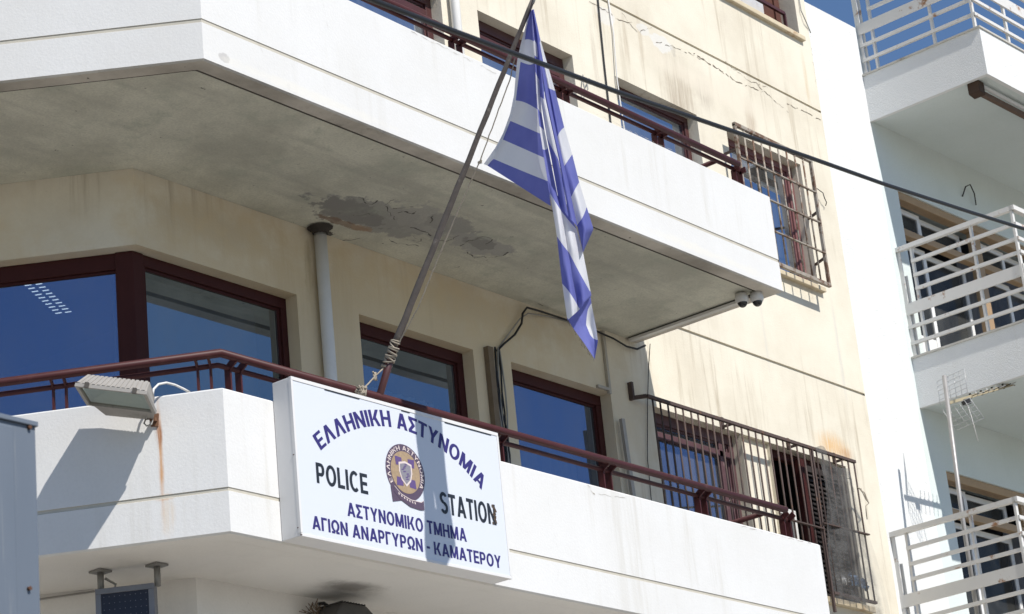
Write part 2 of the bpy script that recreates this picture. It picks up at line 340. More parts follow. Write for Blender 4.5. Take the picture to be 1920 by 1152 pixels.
# ground floor wall, set forward
g0 = V((.57, -.64, 0)); ge = g0 + bd * 6
mb = MB()
for a, b in ((ge, g0), (g0, V((6.7, -.64, 0))), (V((6.7, -.64, 0)), V((6.7, 0, 0)))):
    mb.quad(a, b, b + V((0, 0, 5.455)), a + V((0, 0, 5.455)))
mb.build('ground_floor_wall', plaster('lower_plaster', (.74, .72, .69), (.5, .48, .45), .3, .2), pb)

# rooms behind the windows
mb = MB()
for z0, z1 in ((5.55, 8.5), (8.65, 11.7), (12.4, 15.5)):
    for (xa, xb) in ((2.7, 4.7), (4.72, 6.5), (6.55, 8.45), (8.5, 10.5)):
        mb.quad((xa, 2.5, z0), (xb, 2.5, z0), (xb, 2.5, z1), (xa, 2.5, z1)); mb.quad((xa, .26, z1), (xb, .26, z1), (xb, 2.5, z1), (xa, 2.5, z1)); mb.quad((xa, .26, z0), (xb, .26, z0), (xb, 2.5, z0), (xa, 2.5, z0))
        mb.quad((xa, .26, z0), (xa, 2.5, z0), (xa, 2.5, z1), (xa, .26, z1)); mb.quad((xb, .26, z0), (xb, 2.5, z0), (xb, 2.5, z1), (xb, .26, z1))
mb.quad((2.65, .26, 5.5), (2.65, 7, 5.5), (2.65, 7, 8.45), (2.65, .26, 8.45)); mb.quad((-2.6, 7, 5.5), (2.65, 7, 5.5), (2.65, 7, 8.45), (-2.6, 7, 8.45))
for z in (8.45, 5.5): mb.poly([p + V((0, 0, z)) for p in (ic(.27), V((2.65, .27, 0)), V((2.65, 7, 0)), V((-2.6, 7, 0)), bay0 + bd * 5.9 + bn * .27)])
mb.build('room_interior', M['room'], pb)

# window: frame + glass in any wall frame
def window(F, u0, u1, z0, z1, d=.11, fw=.075, top=.095, mat='frame', gl='glass', mull=(), trans=(), name='window', glass_u=None):
    f = MB(); dd = .07
    def fb(a, b, c, e, y0=d, y1=d + dd):
        f.hexa([F(a, c, y0), F(b, c, y0), F(b, c, y1), F(a, c, y1), F(a, e, y0), F(b, e, y0), F(b, e, y1), F(a, e, y1)])
    fb(u0, u1, z1 - top, z1 - .001); fb(u0, u1, z0 + .001, z0 + top); fb(u0, u0 + fw, z0 + top, z1 - top); fb(u1 - fw, u1 - .001, z0 + top, z1 - top)
    for m in mull: fb(m - .03, m + .03, z0 + top, z1 - top)
    for m in trans: fb(u0 + fw, u1 - fw, m - .03, m + .03)
    # inner bead
    for a, b, c, e in ((u0 + fw, u1 - fw, z1 - top - .018, z1 - top), (u1 - fw - .018, u1 - fw, z0 + top, z1 - top - .018)): fb(a, b, c, e, d + .02, d + .05)
    o = f.build(name, M[mat], pb, .004)
    p = MB(); y = d + .035; p.quad(F(u0 + fw, z0 + top, y), F(u1 - fw, z0 + top, y), F(u1 - fw, z1 - top, y), F(u0 + fw, z1 - top, y)); p.build('pane', M[gl], o)
    return o
for xa, xb in ((3.055, 4.40), (4.88, 6.235)):
    wd_ = window(FY, xa, xb, 5.62, HD, gl='glass_teal' if xa < 4 else 'glass'); o = MB(); n = 60
    o.add([(xa + .08 + (xb - xa - .16) * j / n, .40 + .018 * math.sin(j * .9) + .012 * math.sin(j * 2.3), (5.7, 7.62 if xa < 4 else 7.45)[i]) for i in (0, 1) for j in range(n + 1)], [(j, j + 1, n + 2 + j, n + 1 + j) for j in range(n)], 0, True)
    o.build('curtain', simple('pale_curtain', (.24, .30, .36), .9), wd_)
window(FY, 6.87, 8.23, 6.58, HD, d=.1, mat='redframe', trans=(7.78,), mull=(8.02,))
window(FY, 3.06, 4.42, 8.75, HD2, mat='brown', trans=(11.02,), gl='glass_upper'); window(FY, 4.91, 6.25, 8.75, HD2, mat='brown', trans=(11.03,), gl='glass_upper'); window(FY, 6.9, 8.21, 9.85, HD2, mat='brown', top=.06, fw=.06, gl='glass_upper'); window(FY, .95, 2.38, 8.75, HD2, mat='brown')
window(FY, 8.72, 10.06, 9.85, HD2, mat='pinkframe', top=.07, fw=.10, gl='glass_upper'); window(FB, .3, 4.6, 8.75, HD2, mat='brown', mull=(2.4,))
# glazed corner
wl = window(lambda u, z, d: ic(d) + bd * u + V((0, 0, z)), .05, 4.6, 5.62, HD, d=.11, fw=.06, top=.12, mull=(3.1,))
wr = window(lambda u, z, d: V((u + .53 * d if u < 1 else u, d, z)), .86, 2.38, 5.62, HD, d=.11, fw=.06, top=.085, gl='glass_bay')
mb = MB(); c0 = ic(.095)
mb.hexa([c0 + bd * .125 + V((0, 0, 5.62)), c0 + V((0, 0, 5.62)), c0 + V((.10, 0, 5.62)), c0 + V((.08, .16, 5.62)), c0 + bd * .125 + V((0, 0, HD - .002)), c0 + V((0, 0, HD - .002)), c0 + V((.10, 0, HD - .002)), c0 + V((.08, .16, HD - .002))])
mb.build('corner_post', M['frame'], pb, .006)
# blinds half lowered behind the corner glazing
mb = MB(); mb.quad((.95, .42, 5.7), (2.36, .42, 5.7), (2.36, .42, HD), (.95, .42, HD)); mb.build('curtain', simple('blue_curtain', (.22, .28, .33), .9), wr)
# burnt dark opening with an open sash and a slatted shutter
mb = MB()
mb.box(8.75, 9.05, .12, .16, 6.62, 7.45); sash = mb
o = MB(); o.box(8.722, 8.76, .1, .15, 6.582, HD - .002); o.box(9.25, 9.32, .02, .09, 6.6, 7.93); o.box(8.76, 10.058, .1, .15, 7.9, HD - .002); sh = o.build('window', M['frame'], pb)
o = MB()
for a, b, c, d_ in ((8.8, 8.84, 6.62, 7.42), (9.14, 9.18, 6.62, 7.42), (8.84, 9.14, 7.36, 7.42), (8.84, 9.14, 6.95, 6.99)): o.box(a, b, .105, .14, c, d_)
o.build('sash', M['plastic'], sh)
o = MB()
o.box(9.34, 9.4, .06, .1, 6.6, 7.9); o.box(10.0, 10.055, .06, .1, 6.6, 7.9); o.box(9.4, 10.0, .06, .1, 7.84, 7.9)
for k in range(26): z = 6.63 + k * .0465; o.hexa([(9.4, .062, z), (10.0, .062, z), (10.0, .09, z + .035), (9.4, .09, z + .035), (9.4, .062, z + .01), (10.0, .062, z + .01), (10.0, .09, z + .045), (9.4, .09, z + .045)])
o.build('shutter', simple('dark_shutter', (.03, .023, .021), .8), sh)
# sills
o = MB(); o.box(8.66, 10.12, -.05, .1, 9.80, 9.85); o.build('sill', M['rusty_beige'], pb, .006)
o = MB(); o.box(8.68, 10.14, -.05, .1, 6.52, 6.58); o.build('sill', M['rusty_beige'], pb, .006)
# top floor loggia
o = MB(); o.box(7.5, 10.5, -.045, .2, 12.735, 12.79); o.build('sill', M['rusty_beige'], pb, .008)
RB_ = simple('rotten_door', (.13, .045, .028), .8, var=.65, sc=8)
o = MB(); o.box(10.2, 10.3, .10, .18, 12.80, 14.55); o.box(9.30, 9.40, .10, .18, 12.80, 14.55); o.box(7.62, 9.30, .10, .18, 12.80, 12.90); o.box(9.40, 10.2, .10, .18, 13.25, 13.35); o.box(10.3, 10.455, .2, .24, 12.80, 14.55); lw = o.build('window', RB_, pb)
o = MB(); o.quad((7.62, .15, 12.9), (9.30, .15, 12.9), (9.30, .15, 14.55), (7.62, .15, 14.55)); o.build('pane', M['glass_upper'], lw)
o = MB(); o.quad((9.40, .15, 13.35), (10.2, .15, 13.35), (10.2, .15, 14.55), (9.40, .15, 14.55)); o.build('pane', M['clearglass'], lw)
o = MB(); o.box(9.42, 9.98, .11, .15, 12.82, 13.25); o.build('door_panel', simple('chipped_white', (.55, .55, .56), .7, var=.2, dirt=(.2, .09, .05)), lw)
o = MB(); o.box(9.98, 10.2, .12, .16, 12.82, 13.25); o.build('door_panel', RB_, lw)
a_, b_ = at(1400, -14, .02), at(1470, 26, .02); o = MB(); o.bar((7.7, .02, b_.z), (b_.x, .02, b_.z), .03, .035); o.bar((b_.x, .02, 12.80), (b_.x, .02, b_.z), .025, .03, (0, 1, 0)); o.bar((7.7, .02, 12.815), (b_.x, .02, 12.815), .025, .02); o.build('guard_rail', M['brown'], lw)

# --- balconies: a profile swept round the outline
def sweep(mb, path, prof, mats, sag=(0, 0, 0, 0), zs=1e9):
    n = len(path); rows = []
    for i in range(n):
        d0 = (path[i] - path[i - 1]).normalized() if i else None; d1 = (path[i + 1] - path[i]).normalized() if i < n - 1 else None
        d0 = d0 or d1; d1 = d1 or d0
        n0, n1 = V((-d0.y, d0.x, 0)), V((-d1.y, d1.x, 0)); m = (n0 + n1).normalized(); m = m / max(.2, m.dot(n0))
        rows.append([path[i] + m * o + V((0, 0, z - (sag[i] if z > zs else 0))) for o, z in prof])
    for i in range(n - 1):
        for k in range(len(prof) - 1): mb.quad(rows[i][k], rows[i + 1][k], rows[i + 1][k + 1], rows[i][k + 1], mats[k])
    return rows
SOFCR = [(.008, (672, 370), (685, 378), (696, 384), (708, 376)), (.007, (722, 385), (738, 375), (748, 374)), (.006, (735, 393), (752, 391), (775, 388)), (.012, (758, 396), (772, 402), (780, 396)), (.006, (745, 400), (760, 398)), (.008, (725, 386), (728, 398), (740, 412)), (.01, (770, 426), (790, 433), (808, 443)), (.008, (730, 448), (745, 456), (770, 460), (785, 462)), (.005, (770, 443), (790, 450), (780, 455)), (.012, (822, 451), (838, 454), (848, 449)), (.005, (848, 449), (860, 442)), (.007, (873, 474), (890, 482), (915, 484), (940, 480), (953, 474)), (.01, (946, 478), (953, 473)), (.007, (898, 447), (915, 444), (922, 452), (910, 458)), (.009, (853, 502), (862, 500)), (.006, (905, 447), (880, 452), (862, 462)), (.008, (670, 405), (690, 400), (700, 405)), (.009, (808, 418), (812, 405)), (.007, (640, 452), (655, 450), (675, 447)), (.006, (1010, 570), (1018, 574)), (.008, (374, 165), (385, 168)), (.005, (760, 535), (800, 552))]
def balcony(name, ang, zb, zt, g0_, g1_, mside, msof, medge, rough_edge, cr=()):
    a = math.radians(ang); far = V((0, -1.53, 0)) + V((math.cos(a), math.sin(a), 0)) * 5.2
    path = [far, V((0, -1.53, 0)), V((6.735, -1.53, 0)), V((6.735, -.002, 0))]
    zf = zb + .17
    prof = [(.19, zb + .014), (.165, zb + .014), (.155, zb + .03), (.135, zb + .03), (.128, zb), (.012, zb), (0, zb + .012), (0, g0_), (.005, g0_ + .004), (.005, g1_ - .002), (0, g1_), (0, zt - .01), (.01, zt), (.125, zt), (.13, zt - .01), (.13, zf)]
    mats = [1, 5, 5, 5, 2, 2, 0, 3, 3, 3, 0, 0, 0, 0, 0]
    mb = MB(); rows = sweep(mb, path, prof, mats, (0, 0, .065, .065) if rough_edge else (0, 0, 0, 0), g1_ + .3)
    wl_ = [V((6.735 - .19, -.002, 0)), V((.8, -.002, 0)) if True else None, bay0 + bd * 5.2 - bn * .002]
    for idx, dz in ((0, zb + .014), (-1, zf)):
        inner = [r[idx] for r in rows]; k = [V((p.x, p.y, dz)) for p in wl_]
        mb.poly([*inner[:3], k[0], k[1]], 1); mb.poly([inner[0], inner[1], k[1], k[2]], 1) if False else None
        # two clean pieces: front strip and cut-corner strip
        mb.f.pop(); mb.m.pop(); mb.sm.pop()
        mb.poly([inner[1], inner[2], V((inner[2].x, -.002, dz)), k[1]], 1 if idx == 0 else 4)
        mb.poly([inner[0], inner[1], k[1], k[2]], 1 if idx == 0 else 4)
    for L in cr:
        crack(mb, [at(x, y, -1.53) for x, y in L[1:]], L[0], 6, -1.5318, .008)
    if rough_edge:                               # flaked paint edges and fine cracks in the underside
        for L in SOFCR:
            P = [atZ(x, y, 8.5505) for x, y in L[1:]]; out = []
            for a, b in zip(P, P[1:]):
                n = max(2, int((b - a).length / .03))
                for k in range(n): out.append(a.lerp(b, k / n) + V((random.uniform(-.016, .016), random.uniform(-.016, .016), 0)))
            out.append(P[-1])
            for a, b in zip(out, out[1:]):
                t_ = (b - a).normalized(); q = V((-t_.y, t_.x, 0)) * L[0] * random.uniform(.1, .8); mb.quad(a - q, b - q, b + q, a + q, 7)
    o = mb.build(name, [mside, msof, medge, M['groove'], M['paving'], M['drip'] if rough_edge else medge, simple('crack_line', (.42, .39, .34), 1), simple('flake_gap', (.17, .165, .15), 1)], pb)
    return o, path
up, upath = balcony('balcony', 126, 8.538, 9.487, 8.806, 8.834, M['white'], M['soffit'], M['soffit_edge'], True, [(.002, (770, 60), (850, 98), (930, 138)), (.002, (605, 0), (612, 40), (618, 75)), (.0016, (1240, 300), (1250, 345), (1248, 380)), (.002, (480, 60), (492, 100), (490, 130)), (.002, (1100, 205), (1180, 245), (1260, 282))])
up['label'] = 'upper balcony with stained peeling concrete underside'
lo, lpath = balcony('balcony', 122, 5.438, 6.345, 5.698, 5.722, M['white'], M['soffit_white'], M['soffit_white'], False, [(.006, (1101, 908), (1108, 919), (1115, 927)), (.003, (1115, 924), (1140, 930), (1172, 934)), (.0016, (1024, 895), (1030, 960), (1044, 1030), (1047, 1110)), (.002, (1380, 985), (1440, 1000), (1520, 1019))])
lo['label'] = 'lower white balcony behind the sign board'
# marks on the upper parapet
def outline(path, off):
    out = []
    for i in range(len(path)):
        d0 = (path[i] - path[i - 1]).normalized() if i else None; d1 = (path[i + 1] - path[i]).normalized() if i < len(path) - 1 else None
        d0 = d0 or d1; d1 = d1 or d0; n0, n1 = V((-d0.y, d0.x, 0)), V((-d1.y, d1.x, 0)); m = (n0 + n1).normalized(); m = m / max(.2, m.dot(n0)); out.append(path[i] + m * off)
    return out
def railing(bal, path, zr, zm, zt, posts, cut_posts, xend, rout=.0):
    ro = outline(path, rout); mo = outline(path, .06)
    end = V((xend, ro[1].y, 0))
    o = MB(); o.tube([ro[0] + V((0, 0, zr)), ro[1] + V((0, 0, zr)), end + V((0, 0, zr))], .027, 12); o.build('handrail', M['rail'], bal)
    me = V((xend + .09, mo[1].y, 0))
    o = MB(); o.tube([mo[0] + V((0, 0, zm)), mo[1] + V((0, 0, zm)), me + V((0, 0, zm))], .017, 10); o.build('mid_rail', M['rail'], bal)
    o = MB(); o.tube([V((xend - .25, -1.46, zm)), V((xend - .25, -.12, zm - .02))], .022, 8); o.build('return_rail', M['rail'], bal)
    for x in posts:
        for s in (-1, 1):
            o = MB(); b0 = V((x + s * .045, -1.46, zt - .01)); b1 = V((x + s * .045, -1.46, zm + .0)); b2 = V((x + s * .045, -1.525, zr - .012))
            o.bar(b0, b1, .012, .05, (0, 1, 0)); o.bar(b1, b2, .012, .05, (0, 1, 0)); o.build('post', M['rail'], bal)
    dc = (path[0] - path[1]).normalized(); nc = V((-dc.y, dc.x, 0)) * -1
    for sdist in cut_posts:
        for s in (-1, 1):
            q = path[1] + dc * (sdist + s * .04); i_ = V((-dc.y, dc.x, 0)); i_ = i_ if i_.y > 0 else -i_
            b0 = q + i_ * .06 + V((0, 0, zt - .01)); b1 = q + i_ * .06 + V((0, 0, zm)); b2 = q + V((0, 0, zr - .012))
            o = MB(); o.bar(b0, b1, .012, .03, i_); o.bar(b1, b2, .012, .03, i_); o.build('post', M['rail'], bal)
railing(lo, lpath, 6.564, 6.51, 6.345, [.17, 2.70, 3.95, 5.17, 6.36], [.12, 1.02], 6.28)
railing(up, upath, 9.597, 9.578, 9.45, [1.42, 2.68, 3.965, 5.22, 6.37], [.3, 1.3], 6.30)
# ceiling lamp in the corner room (louvred, lit)
o = MB()
for (a, b) in (((45, 528), (115, 592)), ((66, 526), (133, 590))):
    p0, p1 = atZ(*a, 8.25), atZ(*b, 8.25); d = (p1 - p0); n = 11
    sd = V((-d.y, d.x, 0)).normalized() * .05
    for k in range(n):
        q = p0 + d * (k / n); q2 = p0 + d * ((k + .30) / n); sc_ = 1.7 if k == 0 else 1
        o.quad(q - sd * .5 * sc_, q + sd * .5 * sc_, q2 + sd * .5 * sc_, q2 - sd * .5 * sc_)
o.build('ceiling_light', M['tubelight'], pb)

# ------------------------------------------------------------------ sign board
SX0, SX1, SZ0, SZ1, SYF = .429, 2.432, 5.446, 6.456, -1.69
sg = thing('sign_board', (1.43, -1.61, SZ0), 'white rectangular sign board with blue Greek lettering and a crest, fixed to the lower balcony', 'sign')
o = MB(); o.box(SX0, SX1, SYF + .012, -1.532, SZ0, SZ1); o.build('case', M['signedge'], sg, .005)
o = MB()
for a, b, c, d in ((SX0, SX1, SZ1 - .022, SZ1 + .002), (SX0, SX1, SZ0 - .002, SZ0 + .018), (SX0 - .002, SX0 + .016, SZ0 + .018, SZ1 - .022), (SX1 - .016, SX1 + .002, SZ0 + .018, SZ1 - .022)): o.box(a, b, SYF - .004, SYF + .02, c, d)
o.build('rim', M['signedge'], sg, .002)
o = MB(); o.box(SX0 + .016, SX1 - .016, SYF, SYF + .011, SZ0 + .018, SZ1 - .022); face = o.build('face', M['signwhite'], sg)
def glyph(ch, t=.215, h=.17):
    """one bold capital as flat pieces in a cell one high; returns (width, pieces)"""
    P = []
    def v(x, z0=0., z1=1.): P.append([(x, z0), (x + t, z0), (x + t, z1), (x, z1)])
    def hz(x0, x1, z, hh=h): P.append([(x0, z), (x1, z), (x1, z + hh), (x0, z + hh)])
    def dg(x0, z0, x1, z1, tt=t): P.append([(x0, z0), (x0 + tt, z0), (x1 + tt, z1), (x1, z1)])
    def arc_(cx, cz, rx, rz, a0, a1, tx=t, tz=h, n=18):
        for k in range(n):
            a, b = (math.radians(a0 + (a1 - a0) * q / n) for q in (k, k + 1))
            P.append([(cx + rx * math.cos(a), cz + rz * math.sin(a)), (cx + rx * math.cos(b), cz + rz * math.sin(b)), (cx + (rx - tx) * math.cos(b), cz + (rz - tz) * math.sin(b)), (cx + (rx - tx) * math.cos(a), cz + (rz - tz) * math.sin(a))])
    if ch in 'ΕE': w = .62; v(0); hz(t, w, 0); hz(t, w - .04, .42); hz(t, w, 1 - h)
    elif ch == 'L': w = .58; v(0); hz(t, w, 0)
    elif ch == 'Γ': w = .58; v(0); hz(t, w, 1 - h)
    elif ch in 'ΙI': w = t; v(0)
    elif ch in 'ΝN': w = .76; v(0); v(w - t); dg(w - t, 0, 0, 1)
    elif ch in 'ΗH': w = .76; v(0); v(w - t); hz(t, w - t, .42)
    elif ch in 'ΚK': w = .78; v(0); dg(t * .9, .38, w - t * 1.15, 1, t * 1.1); dg(w - t * 1.1, 0, t * 1.25, .56, t * 1.1)
    elif ch in 'ΑAΛ':
        w = .84; dg(0, 0, w / 2 - t * .55, 1, t * 1.05); dg(w - t * 1.05, 0, w / 2 - t * .5, 1, t * 1.05)
        if ch != 'Λ': hz(.2, w - .2, .2, .16)
    elif ch == 'Σ': w = .66; hz(0, w, 0); hz(0, w, 1 - h); dg(0, h, .3 - t * .2, .5, t * 1.15); dg(.3 - t * .2, .5, 0, 1 - h, t * 1.15)
    elif ch in 'ΤT': w = .66; hz(0, w, 1 - h); v(w / 2 - t / 2, 0, 1 - h)
    elif ch in 'ΥY': w = .78; v(w / 2 - t / 2, 0, .42); dg(w / 2 - t / 2, .42, 0, 1, t * 1.05); dg(w / 2 - t / 2, .42, w - t * 1.05, 1, t * 1.05)
    elif ch in 'ΟO': w = .84; arc_(w / 2, .5, w / 2, .52, 0, 360, n=28)
    elif ch == 'C': w = .78; arc_(.42, .5, .42, .52, 48, 312, n=22)
    elif ch == 'Ω': w = .84; arc_(w / 2, .57, w / 2, .45, -62, 242, n=24); hz(.03, .36, 0, .15); hz(w - .36, w - .03, 0, .15); v(.18, .1, .28); v(w - .18 - t, .1, .28)
    elif ch in 'ΡP': w = .68; v(0); hz(t, .38, 1 - h, h); hz(t, .38, .36, h * .95); arc_(.38, .675, .30, .325, -90, 90, n=12)
    elif ch in 'ΜM': w = .92; v(0); v(w - t); dg(w / 2 - t / 2, .05, t * .15, 1, t); dg(w / 2 - t / 2, .05, w - t * 1.15, 1, t)
    elif ch == 'S': w = .70; arc_(.35, .735, .35, .285, 25, 270, t, h, 16); arc_(.35, .275, .35, .295, 90, -155, t, h, 16)
    elif ch == '-': w = .34; hz(0, w, .36)
    else: w = .26
    return w, P
def put(txt, fn, mat, parent, label=None, t=.215, h=.17, gap=.1, Y=SYF - .0012, name='lettering'):
    x = 0; run = []
    for ch in txt:
        w_, P = glyph(ch, t, h); run.append((ch, x, P)); x += w_ + gap
    W_ = x - gap
    l = lambda p, r, s_: (p[0] + (r[0] - p[0]) * s_, p[1] + (r[1] - p[1]) * s_)
    N_ = 3; words = [[]]
    for g_ in run:
        if g_[0] == ' ': words.append([])
        else: words[-1].append(g_)
    for wd_ in words:
        o = MB()
        for ch, x0, P in wd_:
            for i, q in enumerate(P):            # long pieces are split so that they follow the curve of the line
                a, b, c, d = [((p[0] + x0) / W_, p[1]) for p in q]
                for k in range(N_):
                    for j in range(2):
                        pts = []
                        for s_, u_ in ((k / N_, j / 2), ((k + 1) / N_, j / 2), ((k + 1) / N_, (j + 1) / 2), (k / N_, (j + 1) / 2)):
                            g_ = l(l(a, b, s_), l(d, c, s_), u_); g_ = fn(*g_); pts.append((SX0 + g_[0], Y - .00012 * (i % 7), SZ0 + g_[1]))
                        o.quad(*pts)
        ob = o.build(name, mat, parent)
        if label: ob['label'] = label
box_ = lambda u0, u1, v0, v1: (lambda a, b: (u0 + (u1 - u0) * a, v0 + (v1 - v0) * b))
def arc(cx, cy, R, h, a0, a1):
    def fn(a, b):
        t = math.radians(a0 + (a1 - a0) * a); r_ = R + h * b; return cx + r_ * math.sin(t), cy + r_ * math.cos(t)
    return fn
put('ΕΛΛΗΝΙΚΗ ΑΣΤΥΝΟΜΙΑ', arc(1.0, -.345, 1.2, .108, -40, 40), M['navy'], sg, 'blue arched Greek lettering')
put('POLICE', box_(.171, .636, .358, .49), M['ink'], sg, 'black word POLICE')
put('STATION', box_(1.33, 1.895, .35, .492), M['ink'], sg, 'black word STATION, its last letter scraped')
put('ΑΣΤΥΝΟΜΙΚΟ ΤΜΗΜΑ', box_(.428, 1.568, .19, .278), M['navy'], sg, 'upper straight line of blue Greek lettering')
put('ΑΓΙΩΝ ΑΝΑΡΓΥΡΩΝ - ΚΑΜΑΤΕΡΟΥ', box_(.104, 1.904, .058, .143), M['navy'], sg, 'lowest line of blue Greek lettering')
o = MB()
for k in range(9):
    u = 1.852 + random.uniform(0, .035); v0 = .35 + k * .015; o.poly([(SX0 + u, SYF - .003, SZ0 + v0), (SX0 + u + random.uniform(.01, .03), SYF - .003, SZ0 + v0 + random.uniform(-.005, .005)), (SX0 + u + random.uniform(.01, .025), SYF - .003, SZ0 + v0 + .02), (SX0 + u - .004, SYF - .003, SZ0 + v0 + .018)])
o.build('scrape', simple('scrape_brown', (.10, .07, .05), .9, var=.5, sc=90), sg)
# crest
CU, CV = 1.008, .565
def disc(mb, r0, r1, Y, n=40, mi=0):
    for k in range(n):
        a, b = 2 * math.pi * k / n, 2 * math.pi * (k + 1) / n
        P = lambda r_, t: (SX0 + CU + r_ * math.cos(t), Y, SZ0 + CV + r_ * math.sin(t))
        if r0 == 0: mb.poly([P(0, 0), P(r1, b), P(r1, a)], mi)
        else: mb.quad(P(r0, a), P(r0, b), P(r1, b), P(r1, a), mi)
o = MB(); disc(o, 0, .188, SYF - .002); crest = o.build('crest', M['crest'], sg)
o = MB(); disc(o, 0, .140, SYF - .003); o.build('gold_disc', M['gold'], crest)
o = MB()
for sx in (-1, 1):
    for sz in (-1, 1):
        q = [(.03, .04), (.088, .04), (.094, .098), (.03, .094)]
        o = MB(); o.poly([(SX0 + CU + sx * a, SYF - .004, SZ0 + CV + sz * b) for a, b in q]); o.build('cross_quarter', M['purple'], crest)
o = MB(); q = [(-.062, .06), (0, .075), (.062, .06), (.064, 0), (.045, -.055), (0, -.095), (-.045, -.055), (-.064, 0)]
o.poly([(SX0 + CU + a, SYF - .005, SZ0 + CV + b) for a, b in q]); q = [(a * .82, b * .82) for a, b in q]; o.poly([(SX0 + CU + a, SYF - .006, SZ0 + CV + b) for a, b in q], 1); o.build('shield', [M['pink'], M['shield']], crest)
o = MB()
for k in range(9):
    a = random.uniform(-.028, .028); b = -.05 + k * .012; o.quad(*[(SX0 + CU + a + i, SYF - .007, SZ0 + CV + b + j) for i, j in ((-.012, 0), (.012, .004), (.012, .011), (-.012, .007))])
o.build('figure', M['purple'], crest)
put('ΕΛΛΗΝΙΚΗ ΑΣΤΥΝΟΜΙΑ', arc(CU, CV, .148, .03, -122, 122), M['pink'], crest, None, .16, .12, .16, SYF - .0026)
for i, q in enumerate(([(-.155, -.11), (-.07, -.17), (-.06, -.195), (-.145, -.215)], [(-.12, -.105), (-.06, -.15), (.03, -.175), (.13, -.175), (.155, -.16), (.155, -.225), (.12, -.232), (.02, -.225), (-.07, -.19), (-.13, -.145)])):
    o = MB(); o.poly([(SX0 + CU + a, SYF - .0032 - .0012 * i, SZ0 + CV + b) for a, b in q]); rb = o.build('ribbon', M['crest'], crest)
o = MB(); q = [(-.12, -.105), (-.06, -.15), (.03, -.175), (.13, -.175), (.155, -.16)]
for a, b in zip(q, q[1:]): o.quad(*[(SX0 + CU + x, SYF - .0048, SZ0 + CV + z) for x, z in (a, b, (b[0], b[1] - .005), (a[0], a[1] - .005))])
o.build('ribbon_edge', M['pink'], crest)
o = MB()
for k in range(7):
    u = -.085 + k * .025; v0 = -.153 - .012 * k + .0009 * k * k; o.quad(*[(SX0 + CU + u + i, SYF - .005, SZ0 + CV + v0 + j) for i, j in ((0, -.006), (.01, -.008), (.006, .006), (-.004, .006))])
o.build('ribbon_mark', M['pink'], crest)
for u0, u1 in ((.30, .62), (1.02, 1.1), (1.45, 1.93)):
    o = MB(); o.box(SX0 + u0, SX0 + u1, SYF - .0045, SYF - .001, SZ1 - .028, SZ1 - .0225); o.build('rim_gap', M['ink'], sg)
o = MB()
for px, py in ((551, 853), (559, 990), (565, 1003)): p = atX(px, py, SX0); o.lathe((SX0, p.y, p.z), [(.006, -.003), (.006, .003), (0, .003)], 8)
o.build('screw', M['steel'], sg)

# ------------------------------------------------------------------ flagpole, rope, flag
PX = 1.437
p_base, p_tip = V((PX, -1.53, 6.576)), atX(998, 2, PX)
pd = (p_tip - p_base).normalized(); low = p_base - pd * .35
fp = thing('flagpole', low, 'weathered wooden flagpole leaning out from the balcony rail above the sign', 'flagpole')
jp = atX(737, 655, PX)
o = MB(); o.tube([low, p_base, jp + pd * .02], .024, 12); o.build('socket', M['brown'], fp)
o = MB(); n = 24; o.tube([jp.lerp(p_tip + pd * .03, k / n) + V((0, random.uniform(-.003, .003), 0)) for k in range(n + 1)], [.024 - .009 * k / n + random.uniform(-.0012, .0012) for k in range(n + 1)], 10); o.build('pole', M['wood'], fp)
o = MB(); t0 = p_tip + pd * .0; o.tube([t0 + V((-.01, -.01, -.03)), t0 + V((-.01, -.03, 0)), t0 + V((0, -.02, .05))], .008, 6); o.build('tip_hook', M['greycable'], fp)

rp = thing('rope', jp, 'frayed beige rope wound round the flagpole foot and tied to the rail', 'rope')
o = MB(); pth = []; qa = pd.orthogonal().normalized(); qb = pd.cross(qa); N = 240
for k in range(N + 1):
    t = k / N; c = jp + pd * (.04 - .16 * t + .035 * math.sin(t * 21)); a = t * 15 * 2 * math.pi; r_ = .027 + .004 * math.sin(k * .37) + .007 * math.sin(t * 3.1)
    pth.append(c + V((0, 0, 0)) + (qa * math.cos(a) + qb * math.sin(a)) * r_ + pd * .022 * math.sin(a * .5 + 1) * math.sin(t * 8))
o.tube(pth, .0055, 6); o.build('winding', M['rope'], rp)
q0 = atX(720, 690, PX - .02); q1 = at(703, 706, -1.56); q2 = at(676, 733, -1.56)
o = MB(); o.tube([q0, q1.lerp(q0, .3), q1, q1.lerp(q2, .5) + V((0, 0, -.005)), q2], .005, 6)
for k in range(5): o.tube([q1 + V((random.uniform(-.02, .02), 0, random.uniform(-.03, .03))) for _ in range(4)], .006, 5)
for k in range(8): o.tube([q2 + V((random.uniform(-.045, .045), random.uniform(-.03, .02), random.uniform(-.035, .03))) for _ in range(4)], .007, 5)
o.build('tie', M['rope'], rp)
hy = MB(); hp = [(965, 110), (956, 150), (935, 205), (900, 303), (870, 370), (845, 428), (815, 500), (785, 575), (758, 625), (742, 652)]
hx = [atX(x, y, PX) for x, y in hp]
pts = []
for a, b in zip(hx, hx[1:]):
    for k in range(8): t = k / 8; pts.append(a.lerp(b, t) + V((random.uniform(-.002, .002), random.uniform(-.003, .003), 0)))
hy.tube(pts + [hx[-1]], .0042, 5)
for k in range(4): hy.tube([hx[3] + V((0, random.uniform(-.02, .02), random.uniform(-.02, .02))) for _ in range(3)], .004, 5)
hy.build('halyard', M['rope'], rp)['label'] = 'thin dark halyard running beside the pole'

